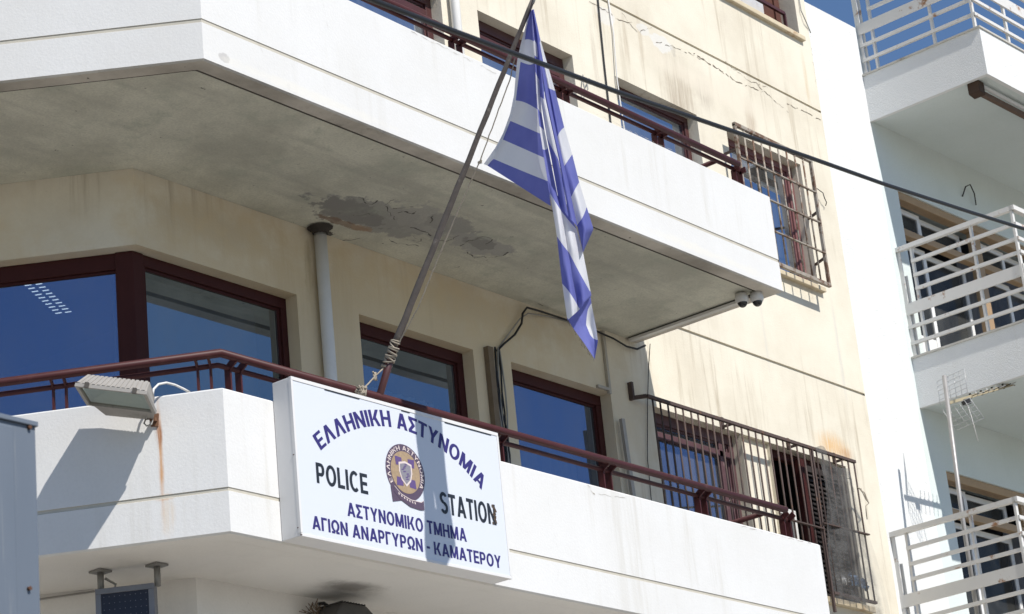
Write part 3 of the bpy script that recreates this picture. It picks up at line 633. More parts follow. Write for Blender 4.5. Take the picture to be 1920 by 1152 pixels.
def flag_mat():
    t = NT('flag_cloth'); uv = t.n('UVMap'); uv.uv_map = 'stripe'; sx = t.n('SeparateXYZ'); t.t.links.new(uv.outputs[0], sx.inputs[0])
    fl = t.math('FRACT', t.math('MULTIPLY', sx.outputs[0], .5))
    b = t.ramp(fl, .497, .503)
    k = t.noise((6, 6, 6), 4); blue = t.mix(k, (.12, .135, .42), (.19, .21, .52)); wh = t.mix(k, (.66, .67, .71), (.75, .76, .79))
    c = t.mix(b, blue, wh); t.col(c); t.set(Roughness=.75); t.b.inputs['Specular IOR Level'].default_value = .2
    tr = t.n('BsdfTranslucent'); t.t.links.new(c, tr.inputs[0]); m = t.n('MixShader'); m.inputs[0].default_value = .45
    out = t.t.nodes['Material Output']; t.t.links.new(t.b.outputs[0], m.inputs[1]); t.t.links.new(tr.outputs[0], m.inputs[2]); t.t.links.new(m.outputs[0], out.inputs[0])
    t.bump(t.noise((7, 7, 2.2), 4, .55), .5, .03); return t.m
def interp(tab, y):                              # tab rows: (y, x, value)
    if y <= tab[0][0]: return tab[0][1:]
    for a, b in zip(tab, tab[1:]):
        if y <= b[0]:
            t = (y - a[0]) / (b[0] - a[0]); return tuple(p + (q - p) * t for p, q in zip(a[1:], b[1:]))
    return tab[-1][1:]
fm = MB(); fuv = []
def panel(L, R, XL, XR_, bulge=0., rows=70, cols=7, yl=None, yr=None, wob=.0):
    yl = yl or (L[0][0], L[-1][0]); yr = yr or (R[0][0], R[-1][0]); pts = []; uvs = []
    for i in range(rows + 1):
        t = i / rows; ya, yb_ = yl[0] + (yl[1] - yl[0]) * t, yr[0] + (yr[1] - yr[0]) * t
        xa, va = interp(L, ya); xb, vb = interp(R, yb_)
        for j in range(cols + 1):
            s = j / cols; X = XL + (XR_ - XL) * s + bulge * math.sin(math.pi * s) * min(1, .15 + 2 * t) + wob * math.sin(5 * s + 9 * t) * min(1, 3 * t)
            pts.append(atX(xa + (xb - xa) * s, ya + (yb_ - ya) * s, X)); uvs.append(va + (vb - va) * s)
    fs = [(i * (cols + 1) + j, i * (cols + 1) + j + 1, (i + 1) * (cols + 1) + j + 1, (i + 1) * (cols + 1) + j) for i in range(rows) for j in range(cols)]
    fm.add(pts, fs, 0, True); fuv.extend(uvs)
H = [(18, 993, 0), (59, 983, 0), (80, 977, 0), (118, 969, 0), (177, 964, 0), (212, 957, 0), (251, 943, 0), (277, 929, 0), (308, 907, 0)]
HS = [(y, x, 1.5) for y, x, v in H]
HI = [(18, 995, .05), (59, 986, .8), (75, 984, 1), (116, 976, 2), (189, 967, 3), (227, 957, 4), (262, 943, 5), (298, 925, 6), (311, 914, 6.3)]
F1 = [(20, 997, .05), (78, 1001, 1), (118, 1003, 2), (206, 1008, 3), (251, 1013, 4), (296, 1020, 5), (340, 1027, 6), (387, 1033, 6.95)]
panel(HS, [(y, x, 1.5) for y, x, v in HI], 1.475, 1.47, 0, 40, 2)
panel(HI, F1, 1.47, 1.40, .05, 90, 24, wob=.02)
Lc = [(20, 997, .05), (75, 1001, 1), (104, 1002.5, 2), (135, 1004, 3), (200, 1007, 3.98), (204, 1008, 4), (236, 1011, 5), (280, 1017, 6), (370, 1031, 6.95)]
Mc = [(18, 998, .05), (85, 1007, 1), (108, 1008, 2), (150, 1011, 3), (215, 1016, 4), (245, 1021, 5), (275, 1027, 6), (345, 1041, 6.6), (385, 1049, 6.95)]
panel(Lc, Mc, 1.41, 1.46, .0)
Mu = [(18, 998, 0), (70, 1005, 0), (90, 1007, .5), (183, 1013, 1), (258, 1025, 2), (300, 1034, 2.3), (385, 1049, 2.98)]
Ku = [(18, 999, 0), (70, 1008, 0), (120, 1014, .6), (183, 1021, .9), (186, 1021, 1), (296, 1046, 1.98), (300, 1047, 2), (340, 1055, 2.3), (408, 1066, 2.9)]
panel(Mu, Ku, 1.455, 1.43, -.02)
Kd = [(18, 999, 0), (70, 1008, .2), (183, 1022, .4), (296, 1047, .6), (408, 1067, .8)]
N_ = [(18, 999.5, 0), (80, 1012, .2), (165, 1028, .4), (257, 1046, .6), (340, 1065, .8), (426, 1083, .9)]
panel(Kd, N_, 1.43, 1.50, -.03)
Ne = [(18, 999.5, 0), (82, 1011, 1), (165, 1027, 2), (257, 1045, 3), (312, 1058, 4), (370, 1071, 5), (422, 1082, 6), (473, 1093, 6.9)]
Re = [(18, 1001, 0), (74, 1013, 1), (171, 1041, 2), (239, 1058, 3), (290, 1073, 4), (342, 1086, 5), (388, 1100, 6), (430, 1113, 6.6), (472, 1094, 6.9)]
panel(Ne, Re, 1.50, 1.66, -.07, 90, 14, wob=.015)
Lf = [(340, 1028, 4.85), (362, 1031, 5), (443, 1044, 6), (532, 1054, 7), (596, 1063, 8), (601, 1064, 8.1)]
Mf = [(368, 1046, 4.6), (398, 1054, 5.0), (474, 1067, 6), (520, 1073, 6.45), (575, 1084, 7), (583, 1084, 7.1)]
Rf = [(400, 1068, 4.5), (430, 1081, 5.0), (473, 1093, 5.3), (545, 1107, 5.95), (555, 1109, 6.2), (560, 1105, 6.4)]
panel(Lf, Mf, 1.40, 1.44, -.05, 80, 12, wob=.012); panel(Mf, Rf, 1.44, 1.56, -.05, 80, 12, wob=.012)
Lg = [(598, 1064, 8.2), (615, 1074, 8.3), (645, 1096, 8.4), (672, 1114, 8.5)]
Mg = [(578, 1084, 8.3), (614, 1092, 8.6), (640, 1105, 8.7), (673, 1114.5, 8.7)]
Rg = [(556, 1107, 8.4), (590, 1113, 8.9), (622, 1119, 8.95), (645, 1121, 8.6), (675, 1115, 8.7)]
panel(Lg, Mg, 1.46, 1.5, .0, 30, 5); panel(Mg, [(556, 1107, 8.4), (575, 1110, 9.3), (600, 1115, 9.9), (622, 1119, 9.7), (640, 1121, 8.9), (675, 1115, 8.7)], 1.5, 1.58, .04, 40, 8)
fl = thing('flag', p_tip, 'faded blue and white striped flag hanging folded from the pole tip', 'flag')
fo = fm.build('cloth', flag_mat(), fl)
ul = fo.data.uv_layers.new(name='stripe')
for lp in fo.data.loops: ul.data[lp.index].uv = (fuv[lp.vertex_index], 0)
o = MB()
for k in range(26):
    t = k / 25; y = 470 - 25 * 0; p = atX(1064 + 50 * t, 598 + 74 * t + random.uniform(-2, 2), 1.48); o.tube([p, p + V((0, random.uniform(-.01, .015), -random.uniform(.005, .035)))], .0012, 3)
o.build('frayed_threads', M['rope'], fl)

# ------------------------------------------------------------------ floodlight on the cut-off corner
fo_ = on_cut(0, 0, 0); fn = V((-C122[1], C122[0], 0)); fn = V((-math.sin(math.radians(58)), -math.cos(math.radians(58)), 0))
def cut(px, py, off): return atP(px, py, fo_ + fn * off, fn)
TL, TR, BR, BLp = cut(139.5, 724, .48), cut(275, 740, .48), cut(292.5, 777, .22), cut(162.5, 760.5, .22)
flood = thing('floodlight', cut(270, 795, .0), 'grey weathered rectangular floodlight pointing down from the balcony corner', 'floodlight')
ln = (TR - TL).cross(BLp - TL).normalized()
if ln.z > 0: ln = -ln                            # the lens looks down and out
bk = -ln
def inset(q, k): c = sum(q, V()) / 4; return [c + (p - c) * k for p in q]
Q = [TL, TR, BR, BLp]
def ring(o, A, B, mi=0, smooth=False):
    for k in range(4): o.quad(A[k], A[(k + 1) % 4], B[(k + 1) % 4], B[k], mi)
o = MB(); L0 = Q; L1 = [p + bk * .022 for p in Q]; I0 = inset(L0, .90); I1 = [p + bk * .02 for p in I0]
ring(o, I1, I0); ring(o, I0, L0); ring(o, L0, L1)
TLb, TRb, BRb, BLb = [p + bk * .022 for p in inset(Q, .965)]
RTL, RTR, RBL, RBR = cut(165, 704, .32), cut(281, 717, .32), cut(198, 779, .04), cut(287, 788, .04)
RML, RMR = cut(184, 716, .14), cut(290, 745, .14)
ring(o, L1, [TLb, TRb, BRb, BLb])
n_ = 14                                          # the finned back, as one shell with shallow ribs
def prof(t): return [TLb.lerp(TRb, t), RTL.lerp(RTR, t), RML.lerp(RMR, t), RBL.lerp(RBR, t), BLb.lerp(BRb, t)]
for k in range(n_):
    for (ta, tb, h) in ((k / n_, (k + .62) / n_, .006), ((k + .62) / n_, (k + 1) / n_, 0)):
        pa, pb2 = prof(ta), prof(tb)
        for i in range(4):
            up_ = V((0, 0, h)) if i < 2 else fn * -h * .5
            o.quad(pa[i] + up_, pb2[i] + up_, pb2[i + 1] + up_, pa[i + 1] + up_)
            if h: o.quad(pb2[i], pb2[i] + up_, pb2[i + 1] + up_, pb2[i + 1])
o.poly(prof(0)); o.poly(prof(1))
hs = o.build('housing', M['lampgrey'], flood)
o = MB(); o.poly([p + bk * .012 for p in inset(Q, .9)]); o.build('lens', M['lampglass'], flood)
o = MB(); G = [p + bk * .04 for p in inset(Q, .80)]; G2 = [p + bk * .07 for p in inset(Q, .5)]; ring(o, G, G2); o.poly(G2); ring(o, [p + bk * .02 for p in inset(Q, .88)], G); o.build('reflector', simple('lamp_reflector', (.62, .66, .62), .4, .3, var=.05), flood)
for t in (.17, .83):
    o = MB(); c = TL.lerp(TR, t); e_ = (TR - TL).normalized() * .012; u_ = (TL - BLp).normalized(); a = c - u_ * .004 + ln * .005; b = c + u_ * .004 + bk * .026
    o.hexa([a - e_, a + e_, a + e_ + u_ * .014, a - e_ + u_ * .014, b - e_, b + e_, b + e_ + u_ * .014, b - e_ + u_ * .014]); o.build('clip', simple('clip_metal', (.14, .125, .11), .6, .3), flood)
o = MB(); o.bar(RBR + fn * .02, cut(290, 788, .004), .035, .02); o.bar(cut(291, 776, .006), cut(290, 800, .006), .045, .012, fn); o.build('bracket', simple('rusty_bracket', (.2, .1, .055), .8, var=.5, sc=40), flood)
o = MB(); o.tube([cut(x, y, d) for x, y, d in ((285, 748, .12), (288, 730, .1), (297, 721, .07), (312, 718, .03), (328, 722, -.02), (345, 730, -.05), (356, 736, -.09))], .0075, 8); o.build('cable', M['plastic'], flood)
o = MB(); o.tube([cut(x, y, d) for x, y, d in ((287, 785, .05), (284, 796, .08), (275, 799, .09), (270, 794, .08), (273, 787, .06), (280, 786, .05))], .005, 6); o.build('cable', M['greycable'], flood)

# ------------------------------------------------------------------ cameras, pipes, cables
for i, (px, py, lab) in enumerate([(1392, 568, 'white dome security camera under the upper balcony, farther in from its right corner'), (1420, 566, 'white dome security camera at the outer right corner under the upper balcony')]):
    p = atZ(px, py, 8.46); c = thing('security_camera', (p.x, p.y, 8.537), lab, 'security camera', 'dome cameras under the upper balcony')
    t = (p.x, p.y, 8.537)
    o = MB(); o.lathe(t, [(.0, 0), (.052, 0), (.052, -.02), (.058, -.028), (.058, -.055), (.05, -.075), (.042, -.078)], 24); o.build('housing', M['plastic'], c)
    o = MB(); o.lathe(t, [(.042, -.072)] + [(.042 * math.cos(a), -.078 - .042 * math.sin(a)) for a in (0, .3, .6, .9, 1.2, 1.4, 1.57)], 20); o.build('dome', simple('smoked_dome', (.02, .02, .022), .12, spec=.6), c)
o = MB(); o.box(6.558, 6.61, -1.22, -.03, 8.514, 8.5365); o.box(6.50, 6.61, -1.262, -1.222, 8.514, 8.5365); tag(o.build('cable_conduit', M['plastic'], None), 'white plastic conduit along the upper balcony underside leading to the cameras', 'conduit')
dp = thing('drain_pipe', (2.62, -.06, 5.6), 'grey stained drain pipe on the wall between the corner window and the first door', 'pipe')
o = MB(); o.tube([(2.62, -.06, 5.6), (2.62, -.06, 7.4), (2.62, -.06, 8.52)], .048, 14); o.build('pipe', M['pipe'], dp)
o = MB(); o.lathe((2.60, -.08, 8.50), [(.052, -.01), (.07, .02), (.10, .042)], 12); o.build('collar', simple('damp_concrete', (.06, .052, .045), .95, var=.5), dp)
o = MB(); o.tube([(4.53, -.06, 8.7), (4.53, -.06, 14.8)], .042, 14); tag(o.build('drain_pipe', M['whitepipe']), 'white drain pipe on the upper storey wall between two windows', 'pipe')

def wire(name, pts, r, mat, label, cat='cable', n=6, group=None):
    o = MB(); o.tube(pts, r, n); return tag(o.build(name, M[mat]), label, cat, group)
# overhead cable
pts = []
ctrl = [((560, -58), -5.75), ((697, 0), -5.6), ((841, 55), -5.5), ((1000, 114), -5.35), ((1161, 174), -5.2), ((1280, 214), -5.1), ((1516, 295), -4.9), ((1662, 347), -4.75), ((1822, 399), -4.6), ((1920, 429.5), -4.5), ((2100, 486), -4.3)]
cp = [at(*q, Y) for q, Y in ctrl]
dd = (cp[0] - cp[1]).normalized(); cp = [cp[0] + dd * 12] + cp + [cp[-1] + (cp[-1] - cp[-2]).normalized() * 14]
wire('power_cable', cp, .0125, 'black', 'thick black overhead cable crossing in front of the flag and both buildings', n=10)
wire('cable', [at(1121, -3, -.014), at(1127, 60, -.014), at(1133, 120, -.014), at(1145, 228, -.014)] + [V((6.71, -.014, 9.6))], .008, 'black', 'black cable hanging straight down the cream upper wall beside the flag')
wire('cable', [at(1140, -3, -.012), at(1150, 60, -.02), at(1157, 150, -.03), at(1170, 240, -.015), V((6.9, -.015, 9.7))], .007, 'plastic', 'thin white cable hanging down the cream upper wall')
wire('cable', [at(932, 658, -.03), at(945, 645, -.04), at(965, 628, -.04), at(978, 607, -.05), at(980, 588, -.06), at(988, 577, -.08), at(1010, 583, -.07), at(1062, 600, -.06), at(1120, 622, -.05), at(1150, 635, -.05), at(1175, 650, -.05), at(1195, 655, -.05), at(1210, 648, -.06)], .0095, 'black', 'black cable sagging along the top of the shaded wall under the upper balcony')
wire('cable', [at(932, 656, -.02), at(955, 625, -.03), at(975, 598, -.04), at(990, 588, -.05), at(1030, 594, -.04), at(1070, 605, -.03)], .006, 'greycable', 'thin brown cable beside the sagging black one under the upper balcony')
wire('cable', [at(1219, 645, -.05), at(1216, 690, -.02), at(1214, 760, -.015), at(1214, 860, -.015), V((6.59, -.015, 6.2))], .004, 'black', 'thin black wire falling down the shaded wall left of the barred window')
bu = thing('cable_bundle', (4.63, -.04, 5.6), 'bundle of black and brown cables running down the wall between two brown framed doors', 'cables')
o = MB(); o.box(4.535, 4.60, -.05, -.002, 5.6, 8.03); o.build('trunking', simple('brown_trunking', (.20, .15, .10), .8, var=.4, sc=12), bu)
for k in range(7):
    o = MB(); x0 = 4.615 + k * .0155; pts = [(x0 + random.uniform(-.008, .008), -.02 - random.uniform(0, .03), 8.04 - j * .18) for j in range(14)]; o.tube(pts, .0075, 6); o.build('cable', M['black'] if k % 3 else M['greycable'], bu)
cn = MB(); cn.box(6.185, 6.215, -.028, -.002, 7.96, 8.535); cn.box(6.03, 6.185, -.028, -.002, 7.985, 8.01); tag(cn.build('cable_conduit', simple('grey_trunking', (.42, .39, .34), .7), None), 'thin grey conduit rising from the door head to the balcony underside', 'conduit')
st = MB(); a, b = at(1166, 786, -.05), at(1186, 925, -.05); st.bar(a, b + (b - a) * .5, .045, .03, (0, 1, 0)); tag(st.build('metal_channel', simple('dull_channel', (.38, .35, .31), .6, .2)), 'narrow grey metal channel upright on the shaded wall left of the barred window', 'metal strip')
wire('wire_hook', [at(1093, 141, -.01), at(1094, 158, -.04), at(1098, 172, -.06), at(1102, 168, -.06), at(1101, 155, -.04), at(1105, 148, -.02)], .007, 'greycable', 'small bent wire hook on the cream wall right of the flag', 'hook')
wire('wire_hook', [at(1532, 354, -.05), at(1543, 362, -.06), at(1546, 372, -.05), at(1550, 380, -.04), at(1548, 386, -.03)], .005, 'black', 'curled black wire end beside the upper window grille', 'wire')

# ------------------------------------------------------------------ window grilles
gr = thing('window_grille', (9.35, -.17, 9.8), 'rusty pale window grille of upright bars on the upper storey window', 'window grille')
YG = -.17
def gp(px, py): p = at(px, py, YG); return p.x, p.z
x0, x1, zt, zb_ = 8.60, 9.975, 11.155, 9.80
o = MB(); o.bar((x0, YG, zb_), (x0, YG, zt), .03, .03); o.bar((x1, YG, zb_), (x1, YG, zt), .03, .03); o.bar((x0 - .015, YG, zt), (x1 + .015, YG, zt), .035, .035, (0, 0, 1)); o.bar((x0 - .015, YG, zb_), (x1 + .015, YG, zb_), .035, .035, (0, 0, 1)); o.build('frame', M['palesteel'], gr)
for k in range(1, 9): o = MB(); x = x0 + (x1 - x0) * k / 9; o.tube([(x, YG, zb_), (x, YG, zt)], .0095, 6); o.build('bar', M['palesteel'], gr)
for z in (10.14, 10.47, 10.80): o = MB(); o.bar((x0, YG - .012, z), (x1, YG - .012, z), .012, .022, (0, 1, 0)); o.build('cross_bar', M['palesteel'], gr)
for x, z in ((x0, 10.9), (x1, 10.1), (x1, 10.6), (x0, 10.1)): o = MB(); o.bar((x, YG, z), (x + (.09 if x == x1 else .02), 0, z), .022, .022); o.build('bracket', M['steel'], gr)

gr2 = thing('window_grille', (8.3, -.13, 6.6), 'long dark rusty window grille of thirty bars in front of the lower windows', 'window grille')
YG = -.13; x0, x1, zt, zb_ = 6.585, 10.0, 7.985, 6.585
o = MB(); o.bar((x0, YG, zt), (x1 + .02, YG, zt), .03, .028, (0, 0, 1)); o.bar((9.25, YG, zb_), (x1 + .02, YG, zb_), .03, .025, (0, 0, 1)); o.build('top_bar', M['steel'], gr2)
xs = [6.665 + k * (x1 - 6.665) / 29 for k in range(30)]
for x in xs: o = MB(); o.tube([(x, YG, zb_ if x > 6.8 else 6.5), (x + random.uniform(-.006, .006), YG, zt)], .0088, 6); o.build('bar', M['steel'], gr2)
o = MB(); o.bar((8.1, YG - .015, 7.19), (9.22, YG - .015, 7.19), .012, .025, (0, 1, 0)); o.build('cross_bar', M['steel'], gr2)
o = MB(); o.bar((9.22, YG - .015, 7.245), (10.05, YG - .015, 7.255), .012, .03, (0, 1, 0)); o.build('cross_bar', M['steel'], gr2)
o = MB(); o.bar((9.23, YG, 6.4), (9.23, YG, zt), .025, .025); o.build('bar', M['steel'], gr2)
for x in (7.92, 9.02, 9.84): o = MB(); o.bar((x, YG, zt), (x, -.005, zt + .0), .025, .02); o.bar((x, -.012, zt - .02), (x, -.012, zt + .09), .035, .02, (0, 1, 0)); o.build('bracket', M['steel'], gr2)
o = MB(); o.bar((x0, YG, zt), (x0 - .07, -.01, zt), .03, .03); o.bar((x0 - .07, -.02, zt - .02), (x0 - .07, -.02, zt + .14), .03, .05, (0, 1, 0)); o.build('bracket', M['steel'], gr2)
wire('cable', [at(1498, -4, -.012), at(1502, 20, -.02), at(1510, 38, -.03), at(1516, 52, -.012), at(1520, 62, -.01)], .006, 'greycable', 'thin grey tube standing in for wire shadows at the top joint between the cream and the white wall')  # wire shadows on the wall, modelled as a thin tube
# insect net draped over its right end
def netmat():
    t = NT('grey_net'); t.col((.10, .098, .095)); t.set(Roughness=.9)
    tr = t.n('BsdfTransparent'); m = t.n('MixShader'); out = t.t.nodes['Material Output']
    sx = t.n('SeparateXYZ'); t.put(sx.inputs[0], t.P()); k = t.math('MULTIPLY', t.ramp(t.noise((8, 8, 8), 5, .6), .35, .65, .3, .62), t.ramp(sx.outputs[0], 9.93, 10.02, 1, .22))
    t.put(m.inputs[0], k); t.t.links.new(tr.outputs[0], m.inputs[1]); t.t.links.new(t.b.outputs[0], m.inputs[2]); t.t.links.new(m.outputs[0], out.inputs[0]); return t.m
o = MB(); cols, rows = 22, 26; pts = []
for i in range(rows + 1):
    for j in range(cols + 1):
        t, s = i / rows, j / cols
        xl = 9.26 + .03 * math.sin(7 * t); xr = 9.95 + .27 * min(1, t * 1.1) ** .6 - .07 * math.sin(3.1 * t)
        x = xl + (xr - xl) * s; z = 7.99 - .22 * max(0, s - .1) * (1 if t < .1 else .5) - 1.47 * t + .03 * math.sin(9 * s + 4 * t)
        pts.append(V((x, -.16 - .03 * math.sin(11 * s + 5 * t) - .05 * t * s + .1 * max(0, s - .75) * 2, z)))
o.add(pts, [(i * (cols + 1) + j, i * (cols + 1) + j + 1, (i + 1) * (cols + 1) + j + 1, (i + 1) * (cols + 1) + j) for i in range(rows) for j in range(cols)], 0, True)
nt_ = o.build('insect_net', netmat()); tag(nt_, 'torn grey insect net draped over the right end of the lower grille', 'net')
o = MB()
for s0 in range(3): o.tube([V((9.98 + .03 * s0, -.14, 7.72)), V((10.12, -.13, 7.69 - s0 * .03)), V((10.19, -.12, 7.60)), V((10.12, -.12, 7.56)), V((10.09, -.13, 7.48 - .03 * s0))], .005, 5)
o.build('loose_cord', M['rope'], nt_)
def rag(name, px, py, wd, ht, col_, lab):
    c = at(px, py, -.1); o = MB(); n, m = 12, 6; pts = []
    for i in range(m + 1):
        for j in range(n + 1): pts.append(c + V(((j / n - .5) * wd, random.uniform(-.03, .03), (i / m - .5) * ht + random.uniform(-.015, .015) - .04 * j / n)))
    o.add(pts, [(i * (n + 1) + j, i * (n + 1) + j + 1, (i + 1) * (n + 1) + j + 1, (i + 1) * (n + 1) + j) for i in range(m) for j in range(n)]); tag(o.build(name, simple(name + '_film', col_, .35, var=.3)), lab, 'bag')
rag('plastic_bag', 1610, 1088, .30, .10, (.20, .30, .46), 'crumpled blue plastic bag caught at the foot of the lower grille')
rag('plastic_bag', 1580, 1082, .18, .07, (.62, .62, .62), 'crumpled white plastic bag caught at the foot of the lower grille')

# ------------------------------------------------------------------ things under the lower balcony
pn = V((-math.sin(math.radians(55.3)), -math.cos(math.radians(55.3)), 0)); po = V((-.074, -.474, 0))
def onp(px, py, off=0): return atP(px, py, po + pn * off, pn)
pt = V((pn.y, -pn.x, 0)) * 1                      # along the panel
if (onp(290, 1100) - onp(180, 1100)).dot(pt) < 0: pt = -pt
A = onp(178, 1106, .04); B = onp(288, 1092, .04); wdt = (B - A).dot(pt); ztop = (A.z + B.z) / 2
ld = thing('display_panel', (A.x, A.y, ztop - .62), 'dark grey framed electronic display panel hung under the lower balcony', 'display')
base = V((A.x, A.y, 0)) - pn * .04
def pb_(o, s0, s1, n0, n1, z0, z1, mi=0): o.hexa([base + pt * a + pn * b + V((0, 0, z)) for z in (z0, z1) for a, b in ((s0, n0), (s1, n0), (s1, n1), (s0, n1))], mi)
o = MB(); fw = .035
pb_(o, 0, wdt, -.055, .03, ztop - .62, ztop - .002); 
for a in ((0, wdt, ztop - fw, ztop), (0, wdt, ztop - .622, ztop - .622 + fw), (0, fw, ztop - .622 + fw, ztop - fw), (wdt - fw, wdt, ztop - .622 + fw, ztop - fw)): pb_(o, a[0], a[1], .028, .042, a[2], a[3])
o.build('frame', M['ledframe'], ld, .003)
o = MB(); pb_(o, fw, wdt - fw, .03, .033, ztop - .622 + fw, ztop - fw); sc_ = o.build('screen', M['led'], ld)
o = MB()
for i in range(9):
    for j in range(14):
        s = fw + (wdt - 2 * fw) * (i + .5) / 9; z = ztop - fw - .02 - j * .04; pb_(o, s - .002, s + .002, .033, .0345, z - .002, z + .002)
o.build('dots', simple('led_dot', (.22, .22, .26), .5), sc_)
for q in ((188, 1070), (294, 1058)):
    p = atZ(*q, 5.452); 
    o = MB(); o.box(p.x - .05, p.x + .05, p.y - .05, p.y + .05, 5.437, 5.449); o.tube([(p.x, p.y, 5.44), (p.x, p.y, ztop - .01)], .021, 10); o.build('hanger', simple('hanger_steel', (.25, .245, .23), .6, .2), ld)
o = MB(); p = atZ(190, 1075, 5.44); o.tube([(p.x, p.y - .03, 5.40), (p.x + .05, p.y - .07, 5.36), (p.x + .04, p.y - .06, 5.31), (p.x + .09, p.y - .11, 5.295)], .008, 6); o.build('cable', M['greycable'], ld)
gp0 = g0 + V((0, 0, 0)); wn = V((-bd.y, bd.x, 0)) 
wire('cable', [atP(x, y, g0 - bn * .01, bn) for x, y in ((40, 1130), (75, 1124), (130, 1116), (178, 1109))], .006, 'greycable', 'thin grey cable pinned along the shaded ground floor wall behind the display panel')
hl = thing('wall_lamp', at(650, 1165, -.75), 'dark hooded lamp at the wall under the lower balcony, only its top showing', 'lamp')
o = MB(); c = at(648, 1150, -.80)
for (r0, z0, r1, z1) in ((.30, -.05, .27, .01), (.27, .01, .10, .045)):
    pass
o.hexa([c + V(p) for p in ((-.27, -.14, -.09), (.22, -.14, -.09), (.22, .13, -.09), (-.27, .13, -.09), (-.13, -.1, .04), (.10, -.1, .04), (.10, .12, .04), (-.13, .12, .04))]); o.build('hood', simple('dark_hood', (.09, .085, .08), .6, var=.2), hl, .015)
o = MB()
for k in range(9): o.bar(c + V((-.13 + k * .027, -.1, .043)), c + V((-.13 + k * .027, .12, .043)), .01, .008)
o.build('hood_rib', simple('hood_rib', (.05, .05, .048), .6), hl)
o = MB(); k0 = at(597, 1133, -.68); o.tube([k0, k0 + V((.03, -.02, .005)), k0 + V((.06, -.04, -.02)), k0 + V((.07, -.05, -.08))], .012, 8); o.build('cable', M['black'], hl)
o = MB(); nc = at(597, 1150, -.72)
for k in range(46):
    a = random.uniform(0, 6.28); l = random.uniform(.05, .14); b = nc + V((random.uniform(-.09, .09), random.uniform(-.05, .03), random.uniform(-.04, .02)))
    o.tube([b, b + V((math.cos(a) * l, random.uniform(-.03, .03), abs(math.sin(a)) * l * .5 + random.uniform(-.02, .02)))], .0025, 4)
tag(o.build('bird_nest', simple('twigs', (.22, .16, .11), .95, var=.4)), 'small untidy nest of dry twigs beside the dark lamp under the balcony', 'nest')

# metal clad cabinet close to the camera, left edge
YC = -5.3; sX = at(69, 900, YC).x; sz = at(60, 794, YC).z
ms = thing('metal_cabinet', (sX - .6, YC + .15, 0), 'bluish grey sheet metal cabinet corner with rusty bolts at the left edge', 'cabinet')
o = MB(); o.box(sX - 1.2, sX, YC, YC + .5, .0, sz - .01)
for k in range(4): x = sX - .10 - k * .3; o.box(x - .12, x, YC - .006, YC, .2, sz - .03)
o.build('body', M['metalsheet'], ms, .006)
o = MB(); o.box(sX - 1.22, sX + .004, YC - .012, YC + .51, sz - .012, sz + .006); o.build('top_flange', M['metalsheet'], ms, .003)
for py in (801, 1103): p = at(57, py, YC - .01); o = MB(); o.tube([p + V((0, .01, 0)), p + V((0, -.001, 0))], .007, 8); o.build('bolt', simple('rusty_bolt', (.12, .055, .03), .9, var=.5), ms)

# ------------------------------------------------------------------ neighbouring apartment building
ROT = math.radians(-2)
ab = thing('apartment_building', (11.75, 0, 0), 'white stuccoed apartment building with open metal railed balconies on the right', 'building', rz=ROT)
Rm = ab.matrix_basis
W = lambda x, y, z: Rm @ V((x, y, z))
class LB(MB):                                    # builds in the building's own frame
    def build(s, *a, **k):
        s.v = [Rm @ p for p in s.v]; return MB.build(s, *a, **k)
o = LB()
FA = lambda u, z, d: V((u, d, z))
wall(o, FA, -.02, 8, 0, 12.70, [(.32, 5.2, 9.40, 11.47, .35, None, 'lrtb'), (.36, 5.2, 6.15, 8.29, .35, None, 'lrtb')])
o2 = LB(); wall(o2, FA, -1.078, -.02, 0, 13.32, []); o2.build('pier', M['stucco'], ab)
o.quad((-1.078, 0, 13.32), (-.02, 0, 13.32), (-.02, 1.2, 13.32), (-1.078, 1.2, 13.32)); o.quad((-.02, 0, 12.7), (-.02, 1.2, 12.7), (-.02, 1.2, 13.32), (-.02, 0, 13.32)); o.quad((-1.078, 1.2, 12.7), (-.02, 1.2, 12.7), (-.02, 1.2, 13.32), (-1.078, 1.2, 13.32)); o.quad((-1.078, 0, 12.7), (-1.078, 1.2, 12.7), (-1.078, 1.2, 13.32), (-1.078, 0, 13.32))
o.quad((-1.07, 0.01, 12.7), (8, .01, 12.7), (8, 10, 12.7), (-1.07, 10, 12.7)); o.quad((8, 0, 0), (8, 10, 0), (8, 10, 12.7), (8, 0, 12.7)); o.quad((-1.07, 10, 0), (8, 10, 0), (8, 10, 12.7), (-1.07, 10, 12.7))
for z0, z1 in ((9.3, 11.6), (6.1, 8.4)):
    o.quad((.1, 2.6, z0), (5.5, 2.6, z0), (5.5, 2.6, z1), (.1, 2.6, z1), 1); o.quad((.1, .35, z1), (5.5, .35, z1), (5.5, 2.6, z1), (.1, 2.6, z1), 1); o.quad((.1, .35, z0), (5.5, .35, z0), (5.5, 2.6, z0), (.1, 2.6, z0), 1)
o.build('wall', [M['mint'], M['room']], ab)
